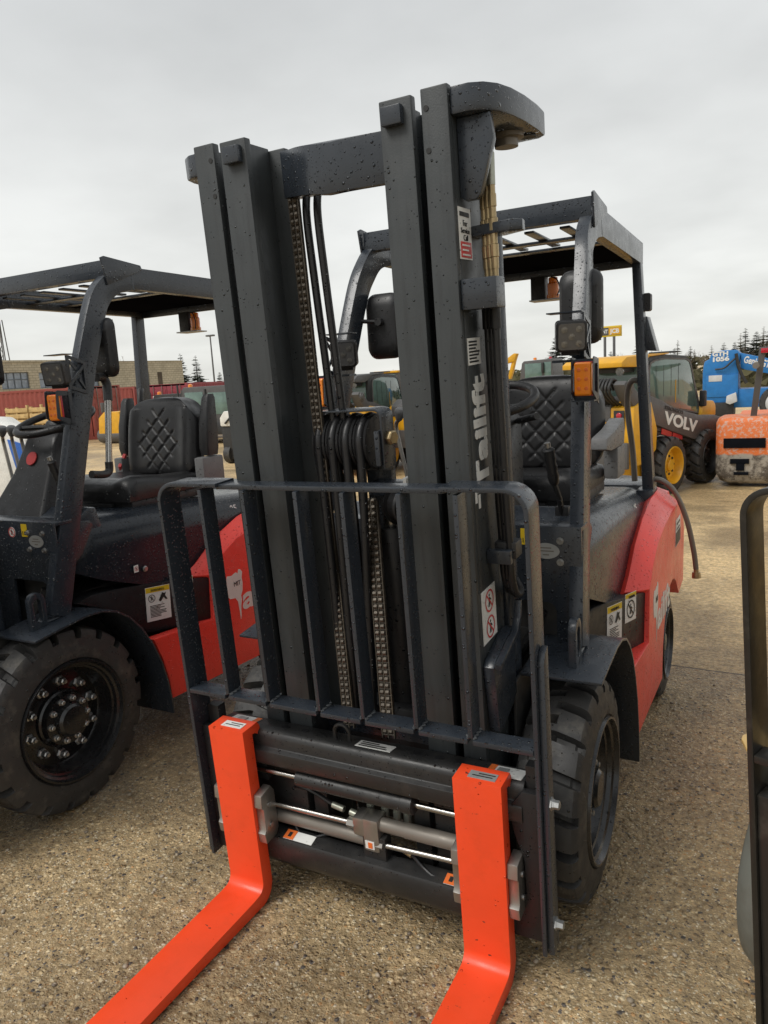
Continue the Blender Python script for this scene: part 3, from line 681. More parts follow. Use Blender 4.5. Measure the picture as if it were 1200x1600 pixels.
# cylinders
cy = MB(mast); cy.lathe([(0,.020),(.004,.026),(.36,.026),(.362,.029),(.395,.029),(.40,.022)], (-.215,.055,.470), (1,0,0), 28); co = cy.build('shift_cylinder', 'carr', cg, bevel=0)
MB(mast).cyl((-.40,.055,.470), (-.214,.055,.470), .0090, 14).build('piston_rod', 'chrome', co, bevel=0)
MB(mast).cyl((.184,.055,.470), (.40,.055,.470), .0090, 14).build('piston_rod', 'chrome', co, bevel=0)
MB(mast).box(-.375,-.335,.06,.11,.43,.505).build('rod_anchor', 'black', co)
MB(mast).lathe([(0,.008),(.015,.007),(.015,0)], (.12,.075,.445), (0,-.3,-1), 8).build('port_plug', 'brass', co, bevel=0)
MB(mast).lathe([(0,.008),(.015,.007),(.015,0)], (-.14,.075,.445), (0,-.3,-1), 8).build('port_plug', 'brass', co, bevel=0)
cy = MB(mast); cy.lathe([(0,.021),(.20,.021),(.203,.0225),(.36,.0225)], (-.345,.075,.302), (1,0,0), 24); co = cy.build('fork_positioner_cylinder', 'tube', cg, bevel=0)
MB(mast).lathe([(0,.021),(.10,.021),(.103,.0225),(.30,.0225)], (.035,.075,.362), (1,0,0), 24).build('fork_positioner_cylinder', 'tube', cg, bevel=0)
MB(mast).cyl((-.345,.060,.350), (-.02,.060,.354), .0088, 14).build('piston_rod', 'chrome', co, bevel=0)
MB(mast).cyl((.05,.060,.304), (.345,.060,.316), .0088, 14).build('piston_rod', 'chrome', co, bevel=0)
blk = MB(mast).box(-.028,.012,.045,.105,.325,.385).build('cylinder_block', 'steel', co, bevel=.008)
MB(mast).box(.004,.058,.045,.105,.280,.388).build('cylinder_block', 'steel', co, bevel=.010)
MB(mast).lathe([(0,.016),(.026,.016),(.026,0)], (.040,.060,.304), (1,0,0), 6).build('gland_nut', 'steel', co, bevel=0)
MB(mast).lathe([(0,.016),(.026,.016),(.026,0)], (-.050,.060,.354), (1,0,0), 6).build('gland_nut', 'steel', co, bevel=0)
sticker(blk, (.012,.0445,.292), (1,0,0), (0,0,1), .030, .026, xf=mast, name='small_label')
sticker(blk, (.022,.0430,.296), (1,0,0), (0,0,1), .014, .018, 'stor', xf=mast, name='small_label')
for x in (-.005,.045,.085,.12):
    f_ = MB(mast); f_.lathe([(0,.012),(.03,.012),(.031,.009),(.05,.009),(.052,.0125),(.07,.0125),(.07,0)], (x,.12,.355), (0,0,1), 10); f_.build('hose_fitting', 'zinc', cg, bevel=0, angle=25)
    MB(mast).tube([(x,.12,.42),(x,.122,.47),(x,.125,.55)], .011, 8).build('hydraulic_hose', 'hose', cg, bevel=0)
f_ = MB(mast); f_.cyl((-.115,.082,.382), (-.075,.080,.377), .010, 10); f_.cyl((-.052,.080,.374), (-.015,.078,.368), .011, 10); f_.build('hose_fitting', 'zinc', cg, bevel=0)
MB(mast).tube(smoothpath([(-.075,.080,.377),(-.12,.085,.383),(-.19,.095,.40),(-.245,.10,.405),(-.28,.11,.39)], 6), .007, 8).build('hydraulic_hose', 'hose', cg, bevel=0)
MB(mast).tube(smoothpath([(-.27,.085,.31),(-.265,.08,.275),(-.235,.07,.252),(-.19,.07,.257),(-.14,.08,.275),(-.11,.085,.29)], 6), .0055, 8).build('hydraulic_hose', 'hose', cg, bevel=0)
MB(mast).tube(smoothpath([(.12,.09,.29),(.155,.07,.285),(.19,.06,.262),(.235,.05,.250),(.30,.06,.252),(.36,.08,.26)], 6), .0055, 8).build('hydraulic_hose', 'hose', cg, bevel=0)
MB(mast).cyl((.10,.085,.292), (.15,.072,.285), .009, 10).build('hose_fitting', 'brass', cg, bevel=0)
# ---- forks
for x in (-.474, .337):
    W_ = .132
    # side profile (y,z) in the mast frame, blade slightly raised towards the tip
    tz = .052
    prof = [(-.021,.636),(.050,.636),(.060,.622),(.064,.592),(.052,.588),(.042,.606),(.023,.608),(.023,.085)]
    prof += [(.023-.055+.055*math.cos(R(t)), .100+.062*math.sin(R(t))) for t in range(0, -91, -15)]
    prof += [(-1.06,tz+.055),(-1.065,tz+.062),(-1.06,tz+.070)]
    prof += [(-.075,.0835)]+[(-.053+.032*math.sin(R(t)), .1155-.032*math.cos(R(t))) for t in range(15, 91, 15)]
    f = MB(mast).prism(prof, 'x', x, x+W_).build('fork', 'orange', fk, bevel=.004)
    s_ = sticker(f, (x+.035,-.004,.6363), (1,0,0), (0,1,0), .075, .032, 'grey' if x > 0 else 'white', xf=mast, name='fork_label')
    MB(mast).add([(x+.045,.006,.638),(x+.10,.006,.638),(x+.10,.010,.638),(x+.045,.010,.638)], [(0,1,2,3)]).add([(x+.06,.016,.638),(x+.105,.016,.638),(x+.105,.020,.638),(x+.06,.020,.638)], [(0,1,2,3)]).build('print', 'ink', s_, bevel=0, smooth=False)
    for sd_ in (0, 1):
        a, b = (x+W_+.001, x+W_+.030) if sd_ else (x-.024, x-.001)
        z0 = .255 if x < 0 else .245
        MB(mast).prism([(-.012,z0+.165),(.04,z0+.175),(.055,z0+.15),(.055,z0+.02),(.04,z0),(-.012,z0),(-.016,z0+.035),(-.008,z0+.045),(-.008,z0+.115),(-.016,z0+.125)], 'x', a, b).build('fork_clamp', 'steel', f, bevel=.004)
        for z in (z0+.05, z0+.12):
            mb = MB(mast); mb.lathe([(0,.008),(.004,.008),(.004,.004),(.004,0)], (b,.02,z), (1,0,0), 12); mb.build('clamp_bolt', 'bolt', f, bevel=0)
# scuffs on the fork paint
for (x, y, z, w_, h_) in ((-.455,-.0225,.155,.03,.0035),(-.40,-.0225,.150,.035,.0025),(-.365,-.0225,.135,.022,.003),(.352,-.0225,.215,.014,.004),(.40,-.0225,.18,.01,.003),(.43,-.0225,.16,.008,.004)):
    pass
# ---- wheels and chassis
wheel(fk, .6135, .4934, .3373, .205, 1); wheel(fk, .6135, .4934, .3373, .205, -1, detail=False)
wheel(fk, .6052, 2.046, .2681, .165, 1, 18); wheel(fk, .6052, 2.046, .2681, .165, -1, 18, detail=False)
MB().box(-.40,.40,.42,.57,.26,.42).build('front_axle', 'black', fk, bevel=.02)
MB().box(-.40,.40,.60,2.2,.24,.80).build('chassis_frame', 'kblack', fk, bevel=.01)
MB().prism([(.30,.20),(.24,.40),(.25,.62),(.33,.62),(.50,.42),(.50,.20)], 'x', -.16, .16).build('transmission', 'black', fk, bevel=.01)
MB().box(-.45,.45,1.98,2.10,.20,.33).build('rear_axle', 'black', fk, bevel=.02)
# front plate with a cut-out
pl = [(-.49,.50),(-.49,1.145),(.535,1.145),(.540,.72),(.455,.72),(.455,.86)]+arc(.425,.87,.03,0,90,4)+[(.25,.90),(.25,.50)]
dp = MB().prism(pl, 'y', .568, .580).build('front_plate', 'dark', fk, bevel=.002)
MB().box(-.49,.535,.5805,.66,1.130,1.1445).build('plate_flange', 'dark', dp)
MB().box(.24,.47,.62,.64,.5,.92).build('recess_shade_sheet', 'kblack', dp)  # black sheet behind the cut-out, painted as the shade of the opening
MB().tube(smoothpath([(.30,.60,.60),(.32,.59,.70),(.37,.59,.78),(.40,.60,.86)], 6), .018, 10).build('hydraulic_hose', 'hose', dp, bevel=0)
mb = MB(); n = 28
mb.add([(.425+.043*math.cos(2*math.pi*i/n), .5665, 1.066+.025*math.sin(2*math.pi*i/n)) for i in range(n)]+[(.425+.043*math.cos(2*math.pi*i/n), .568, 1.066+.025*math.sin(2*math.pi*i/n)) for i in range(n)],
       [tuple(range(n))]+[(i, (i+1) % n, n+(i+1) % n, n+i) for i in range(n)])
pt = mb.build('oval_plate', 'grey', dp, bevel=0)
for zz, ww in ((1.066,.05),(1.076,.035),(1.054,.02)): MB().add([(.425-ww/2,.5660,zz-.002),(.425+ww/2,.5660,zz-.002),(.425+ww/2,.5660,zz+.002),(.425-ww/2,.5660,zz+.002)], [(0,1,2,3)]).build('print', 'tube', pt, bevel=0, smooth=False)
for x in (.382,.470):
    for z in (1.032,1.100):
        mb = MB(); mb.lathe([(0,.0115),(.003,.0115),(.003,.0085),(.011,.008),(.011,.004),(.008,.004),(.008,0)], (x,.5678,z), (0,-1,0), 14); mb.build('plate_bolt', 'bolt', dp, bevel=0)
for (x, z) in ((.452,1.0),(.452,.968)): 
    mb = MB(); mb.lathe([(0,.005),(.0008,.005),(.0008,0)], (x,.5678,z), (0,-1,0), 10); mb.build('bolt_hole', 'ink', dp, bevel=0)
# round warning and yellow sticker low on the plate's left half
s_ = sticker(dp, (.345,.5675,1.083), (1,0,0), (0,0,1), .034, .052, 'yellow', name='tyre_pressure_sticker')
lettering('110', .022, (.348,.5660,1.090), (1,0,0), (0,0,1), 'ink', s_, width=.026)
mb = MB(); mb.lathe([(0,.021),(.001,.021),(.001,0)], (.285,.5678,1.098), (0,-1,0), 24); s_ = mb.build('round_sticker', 'white', dp, bevel=0)
pictos(s_, (.285,.5672,1.098), (1,0,0), (0,0,1), .020)
# floor, cowl and dash
MB().box(-.44,.44,.66,1.22,.905,.925).build('floor_plate', 'black', fk)
cw = MB(); cw.prism([(.66,.93),(.70,1.10),(.80,1.16),(.84,1.16),(.90,.93)], 'x', -.44, .47); cw.build('cowl', 'dark', fk, bevel=.012)
# steering column, wide shroud tapering upward
sc_ = MB()
def ring4(z, x0, x1, y0, y1, r=.02, n=3): return [(a, b, z) for a, b in rrect(x0, x1, y0, y1, r, n)]
def loft(mb, rings, caps=True):
    n = len(rings[0]); vs_ = [v for q in rings for v in q]
    fs = [(i*n+j, i*n+(j+1) % n, (i+1)*n+(j+1) % n, (i+1)*n+j) for i in range(len(rings)-1) for j in range(n)]
    if caps: fs += [tuple(range(n))[::-1], tuple(range((len(rings)-1)*n, len(rings)*n))]
    return mb.add(vs_, fs)
loft(sc_, [ring4(1.08,-.13,.25,.72,.94), ring4(1.16,-.10,.24,.76,.96), ring4(1.30,-.03,.22,.83,1.03), ring4(1.45,.0,.20,.90,1.08), ring4(1.468,.01,.19,.92,1.07)])
sco = sc_.build('steering_column', 'plastic', fk, bevel=0)
mb = MB(); mb.lathe([(0,.032),(.004,.031),(.004,0)], (.085,.855,1.365), (0,-.90,.42), 24); mb.build('round_badge', 'stred', sco, bevel=0)
mb = MB(); mb.lathe([(0,.055),(.03,.058),(.045,.05),(.06,.035),(.062,0)], (.105,1.0,1.47), (0,-.25,.97), 24); mb.build('column_head', 'plastic', sco, bevel=0)
cst, ax_ = Vector((.105,.985,1.522)), Vector((0,-.30,.954)); ux = Vector((1,0,0)); vx = ax_.cross(ux)
mb = MB(); mb.tube([cst+ux*(.168*math.cos(2*math.pi*i/40))+vx*(.168*math.sin(2*math.pi*i/40)) for i in range(40)], .0165, 12, closed=True)
sw = mb.build('steering_wheel', 'plastic', fk, bevel=0)
mb = MB()
for a in (90, 210, 330): mb.tube([cst+ax_*-.03, cst+(ux*math.cos(R(a))+vx*math.sin(R(a)))*.09-ax_*.012, cst+(ux*math.cos(R(a))+vx*math.sin(R(a)))*.172], .011, 8)
mb.lathe([(-.05,.03),(-.04,.048),(-.012,.05),(-.005,.04),(-.003,0)], tuple(cst), tuple(ax_), 24); mb.build('wheel_spokes', 'plastic', sw, bevel=0)
mb = MB(); mb.tube(smoothpath([(.16,1.02,1.43),(.22,.98,1.445),(.30,.93,1.462)], 5), [.008]*5+[.013]*6, 10); mb.build('direction_lever', 'plastic', fk, bevel=0)
# parking brake lever by the right pillar
pb_ = MB(); pb_.tube([(.425,.78,1.12),(.42,.76,1.20),(.41,.735,1.255)], .010, 8); pb_.box(.402,.448,.765,.80,1.10,1.17); pbo_ = pb_.build('parking_brake', 'plastic', fk, bevel=.004)
g_ = MB(); g_.lathe([(0,.012),(.01,.016),(.03,.0195),(.045,.017),(.06,.0195),(.075,.017),(.09,.0195),(.105,.0175),(.12,.020),(.125,.016),(.128,0)], (.411,.737,1.25), (-.09,-.24,.97), 16); g_.build('brake_grip', 'plastic', pbo_, bevel=0)
MB().cyl((.3995,.706,1.374), (.398,.702,1.39), .010, 10).build('brake_button', 'bolt', pbo_, bevel=0)
# hydraulic levers in front of the seat, left of the column
for i, x in enumerate((-.16,-.23,-.30,-.37)):
    b0 = Vector((x+.035,1.06,1.12)); b1 = Vector((x-.028,1.07,1.42)); b2 = Vector((x-.008,1.055,1.455))
    l_ = MB(); l_.tube(smoothpath([b0, (b0+b1)/2, b1, b2], 5), .0085, 10); lo = l_.build('hydraulic_lever', 'steel', fk, bevel=0)
    d_ = Vector((.35,-.12,.93)).normalized(); l_ = MB(); l_.lathe([(0,.012),(.010,.016),(.03,.024),(.042,.023),(.050,.017),(.052,0)], tuple(b2), tuple(d_), 14); l_.build('lever_knob', 'grip', lo, bevel=0)
# hood with rounded shoulders, seat deck
hd = MB(); rings = []
for y, zt, zb, hw in ((.66,1.02,.92,.475),(.70,1.085,.90,.49),(.80,1.112,.85,.505),(1.10,1.105,.74,.525),(1.50,1.085,.68,.528),(1.90,1.055,.70,.528),(2.10,1.03,.72,.525)):
    pr_ = [(-hw,zb),(-hw,zt-.13)]+[(-hw+.13-.13*math.cos(R(t)), zt-.13+.13*math.sin(R(t))) for t in range(15, 91, 15)]
    full = pr_+[(-a, b) for a, b in pr_[::-1]]
    rings.append([(a, y, b) for a, b in full])
loft(hd, rings); ho = hd.build('engine_hood', 'hood', fk, bevel=0, angle=50)
lettering('25', .05, (.516,1.66,.985), (0,1,0), (-.3,0,1), 'white', ho, fat=.001)
mb = MB(); mb.lathe([(0,.013),(.004,.013),(.006,.010),(.010,.010),(.010,0)], (.5235,1.02,.845), (1,0,0), 20); mb.build('hood_lock', 'bolt', ho, bevel=0)
s_ = sticker(ho, (.5255,.955,.842), (0,1,0), (0,0,1), .026, .032, name='small_label'); pictos(s_, (.5262,.968,.858), (0,1,0), (0,0,1), .010)
for s in (): MB().strip([(.62,.955),(.70,.935),(1.0,.805),(1.30,.722),(1.36,.715)], 'x', *sorted((s*.500, s*.560)), .012).build('hood_sill', 'black', fk)
# side panels
for s in (-1, 1):
    a, b = sorted((s*.42, s*.600))
    obq = lambda v, s=s: (v[0]+s*(.25*(max(v[1], .90)-1.335)+.004), v[1], v[2])
    MB(obq).prism([(.66,.785),(.74,.80),(.90,.786),(.965,.780),(1.340,.728),(1.330,.520),(.925,.552),(.90,.60),(.89,.61),(.80,.72)], 'x', a, b).build('step_panel', 'black', fk, bevel=.003)
    side = [(1.328,.520),(1.342,.735),(1.43,.812),(1.56,.872),(1.75,.905),(2.0,.925),(2.30,.925),(2.46,.86),(2.54,.74),(2.52,.46),(2.33,.44)]
    side += [(2.046+.315*math.cos(R(t)), .268+.315*math.sin(R(t))) for t in range(42, 181, 15)]
    side += [(1.725,.21),(1.003,.245),(.996,.34),(.972,.445),(.938,.535),(.930,.552)]
    a, b = sorted((s*.565, s*.622))
    rp_ = MB().prism(side, 'x', a, b).build('side_panel', 'red', fk, bevel=.004)
    outer = [(1.343,.737),(1.43,.814),(1.56,.874),(1.75,.907),(2.0,.927),(2.30,.927)]
    inner = [(1.225,.752),(1.33,.800),(1.47,.892),(1.66,.962),(1.90,1.010),(2.16,1.022)]
    vs_ = [(s*.622, y, z) for y, z in outer]+[(s*.545, y, z) for y, z in inner]+[(s*.50, y, z-.04) for y, z in inner]+[(s*.575, y, z-.05) for y, z in outer]
    fs = []
    for q in range(4):
        for i in range(5): fs.append((q*6+i, q*6+i+1, ((q+1) % 4)*6+i+1, ((q+1) % 4)*6+i))
    fs += [(0,6,12,18),(5,11,17,23)]
    MB().add(vs_, fs).build('panel_chamfer', 'red', rp_, bevel=.003)
    if s > 0: R_side = rp_
    # lettering and map on the flank
    rd = (0,1,0) if s > 0 else (0,-1,0); xf_ = s*.6225
    y0 = 1.405 if s > 0 else 2.02
    lettering('ailift', .165, (xf_, y0+(.145 if s > 0 else -.145), .50), rd, (0,.0,1) if False else (0,-.06*(1 if s > 0 else -1),1), 'white', rp_, name='brand_lettering', fat=.0045, width=.40, shear=.12)
    if s > 0:
        mp = [(1.435,.66),(1.45,.70),(1.485,.695),(1.52,.705),(1.535,.694),(1.542,.715),(1.556,.712),(1.570,.695),(1.562,.668),(1.566,.64),(1.560,.60),(1.545,.575),(1.548,.555),(1.538,.52),(1.534,.47),(1.527,.455),(1.524,.50),(1.518,.55),(1.50,.575),(1.46,.58),(1.44,.60)]
        MB().prism(mp, 'x', .6225, .6235).build('map_decal', 'white', rp_, bevel=0)
        lettering('MIT', .034, (.6238,1.495,.635), (0,1,0), (0,0,1), 'ink', rp_)
        OB = (.2425,.970,-.068); NX = .6045
        def pp(yy, zz): return (NX+.25*(yy-1.335)+.0008, yy, zz)
        for (yy, zz, w_, h_, nl) in ((1.000,.598,.125,.158,9),(1.150,.652,.100,.112,0)):
            s_ = sticker(fk, pp(yy, zz), OB, (0,.05,1), w_, h_, name='warning_sticker', header='yellow', lines=0)
            lettering('WARNING' if nl else 'WARNING', .016, tuple(Vector(pp(yy+.03, zz+h_-.022))+Vector((.0028,-.0006,0))), OB, (0,.05,1), 'ink', s_, width=w_*.55)
            n0 = Vector((.0020,-.0005,0))
            if nl:
                sticker(s_, tuple(Vector(pp(yy+.010, zz+.012))+n0*.4), OB, (0,.05,1), w_-.022, h_*.42, 'white', name='print_area', lines=9)
                pictos(s_, tuple(Vector(pp(yy+.033, zz+.104))+n0*.2), OB, (0,.05,1), .018, ring='ink')
                o0 = Vector(pp(yy+.066, zz+.082))+n0; U_ = Vector(OB).normalized(); V_ = Vector((0,.05,1)).normalized()
                q_ = lambda a, c: tuple(o0+U_*a+V_*c)
                MB().add([q_(0,.004),q_(.012,.026),q_(.020,.040),q_(.030,.034),q_(.040,.038),q_(.034,.024),q_(.046,.004),q_(.036,.004),q_(.026,.016),q_(.010,-.002)], [tuple(range(10))]).build('pictogram', 'ink', s_, bevel=0, smooth=False)
            else:
                pictos(s_, tuple(Vector(pp(yy+.050, zz+.045))+n0*.2), OB, (0,.05,1), .036, ring='ink')
        s_ = sticker(rp_, (.6225,2.16,.72), (0,1,0), (0,0,1), .19, .135, name='side_sticker')
        sticker(s_, (.6238,2.165,.725), (0,1,0), (0,0,1), .18, .065, 'ink', name='print_band')
        sticker(s_, (.6238,2.19,.80), (0,1,0), (0,0,1), .12, .008, 'ink', name='print'); sticker(s_, (.6238,2.19,.825), (0,1,0), (0,0,1), .13, .010, 'ink', name='print')
cwt = MB(); cwt.prism([(-.562,2.12),(-.562,2.42),(-.46,2.60),(-.3,2.66),(.3,2.66),(.46,2.60),(.562,2.42),(.562,2.12)], 'z', .42, .965); cwt.build('counterweight', 'red', fk, bevel=.02)
MB().prism([(-.50,2.14),(-.50,2.42),(-.3,2.5),(.3,2.5),(.50,2.42),(.50,2.14)], 'z', .966, 1.035).build('counterweight_top', 'dark', fk, bevel=.02)
# fenders
for s in (-1, 1):
    a, b = sorted((s*.405, s*.640))
    path = [(.235,.735),(.27,.748),(.39,.757),(.60,.782)]+smooth2((.60,.782),(.72,.768),(.80,.71),(.88,.60),(.95,.45),(.985,.32),(.992,.185)) if False else [(.345,.748),(.45,.762),(.58,.776),(.66,.772),(.735,.748),(.80,.702),(.86,.632),(.91,.545),(.95,.445),(.975,.34),(.986,.25),(.990,.185)]
    fe = MB().strip(path, 'x', a, b, .009).build('fender', 'dark', fk, bevel=.002, angle=30)
    a, b = sorted((s*.395, s*.4045))
    MB().prism([(.30,.30),(.30,.735),(.60,.765),(.74,.735),(.86,.62),(.95,.42),(.97,.2)], 'x', a, b).build('inner_arch', 'kblack', fe)
    # lifting eye standing on the fender
    c = (.475, .855)
    a, b = sorted((s*.530, s*.554))
    ey = [(.405,.752),(.405,.86)]+arc(.44,.865,.035,180,0,8)+[(.475,.86),(.475,.765)]
    hole = [(.4572,.80),(.4572,.855)]+arc(.44,.858,.0172,0,180,6)+[(.4228,.80)]+arc(.44,.80,.0172,180,360,6)
    # ring built as two halves so the slot stays open
    MB().prism([(.405,.752),(.405,.862)]+arc(.44,.865,.035,180,90,5)+arc(.44,.858,.0172,90,180,4)+[(.4228,.80)]+arc(.44,.80,.0172,180,270,4)+[(.44,.757)], 'x', a, b).build('lifting_eye', 'dark', fe, bevel=.002)
    MB().prism([(.44,.757),(.44,.7828)]+arc(.44,.80,.0172,270,360,4)+[(.4572,.858)]+arc(.44,.858,.0172,0,90,4)+arc(.44,.865,.035,90,0,5)+[(.475,.86),(.475,.762)], 'x', a, b).build('lifting_eye', 'dark', fe, bevel=.002)
    mb = MB(); mb.tube([(s*.542,.478,.772),(s*.542,.51,.773),(s*.542,.565,.778)], .007, 6); mb.build('weld_bead', 'dark', fe, bevel=0)
# ---- overhead guard
og = None
for s in (-1, 1):
    xb, xt = XC+s*.502, XC+s*.425
    path = [(xb,.535,.780),(xb+(xt-xb)*.75,.870,1.760),(xb+(xt-xb)*.88,.955,1.955),(xt,1.010,2.040),(xt,1.085,2.098),(xt,1.18,2.122),(xt,1.30,2.126),(xt,2.10,2.120)]
    path = smoothpath(path[:2], 2)[:-1]+smoothpath(path[1:], 5)
    p_ = MB().sweep(path, .094, .042).build('guard_pillar', 'dark', fk, bevel=.006, angle=30)
    if s > 0: og = p_
    # corner plate with the forward tip
    a, b = (xt+.0215, xt+.0295) if s > 0 else (xt-.0295, xt-.0215)
    MB().prism([(1.015,2.196),(1.035,2.204),(1.24,2.185),(1.25,2.165),(1.12,2.115),(1.04,2.085)], 'x', a, b).build('guard_corner_plate', 'dark', p_, bevel=.002)
    # brace behind the pillar foot
    a, b = sorted((xb+s*.004-s*.02, xb+s*.012-s*.02))
    MB().prism([(.56,.795),(.665,1.10),(.69,1.125),(.755,1.12),(.77,1.10),(.70,.99),(.63,.94),(.61,.80)], 'x', a, b).build('pillar_gusset', 'dark', p_, bevel=.002)
    xr = XC+s*.470
    xu = XC+s*.425; V8 = [(xr+s*.015+dx_, y_, .95) for dx_, y_ in ((-.026,2.03),(.026,2.03),(.026,2.108),(-.026,2.108))]+[(xu+dx_, y_, 2.10) for dx_, y_ in ((-.0195,2.03),(.0195,2.03),(.0195,2.098),(-.0195,2.098))]
    MB().add(V8, [(0,3,2,1),(4,5,6,7),(0,1,5,4),(1,2,6,5),(2,3,7,6),(3,0,4,7)]).build('guard_rear_post', 'dark', p_, bevel=.006)
    MB().box(*sorted((xr-.04, xr+.04)), 2.0,2.14,.93,1.03).build('post_foot', 'dark', p_, bevel=.008)
MB().box(XC-.4415,XC+.4415,1.040,1.052,2.118,2.190).build('guard_front_bar', 'dark', og, bevel=.002)
MB().box(XC-.4075,XC+.4075,1.0525,1.12,2.124,2.134).build('guard_front_bar', 'dark', og, bevel=.002)
for y in (1.30,1.50): MB().box(XC-.4075,XC+.4075,y,y+.05,2.100,2.110).build('guard_cross_bar', 'dark', og, bevel=.002)
for x in (-.33,-.20,-.067,.067,.20,.33): MB().box(XC+x-.018,XC+x+.018,1.1205,1.5,2.1105,2.1195).build('guard_slat', 'dark', og, bevel=.002)
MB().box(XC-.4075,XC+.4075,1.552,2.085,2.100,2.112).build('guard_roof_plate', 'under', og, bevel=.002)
MB().box(XC-.4075,XC+.4075,2.088,2.105,2.065,2.135).build('guard_rear_bar', 'dark', og, bevel=.002)
sticker(og, (XC+.4425,1.50,2.107), (0,1,0), (0,0,1), .075, .046, 'grey', name='warning_sticker', header='yellow', hfrac=.3)
# beacon in a downward bracket
bk = MB().box(-.035,.035,2.02,2.085,1.955,2.064).build('beacon_bracket', 'black', fk, bevel=.003)
MB().box(-.035,.115,1.99,2.08,1.948,1.9545).build('beacon_shelf', 'grey', bk, bevel=.001)
mb = MB(); mb.lathe([(0,.030),(.018,.030),(.02,.026),(.05,.027),(.07,.027),(.075,.022),(.098,.022),(.10,.016),(.103,0)], (.072,2.035,1.9552), (0,0,1), 20); mb.build('beacon', 'lens', bk, bevel=0)
MB().tube(smoothpath([(.07,2.01,2.055),(.10,1.995,2.04),(.115,1.99,2.0),(.10,2.0,1.965)], 6), .003, 6).build('beacon_cable', 'hose', bk, bevel=0)
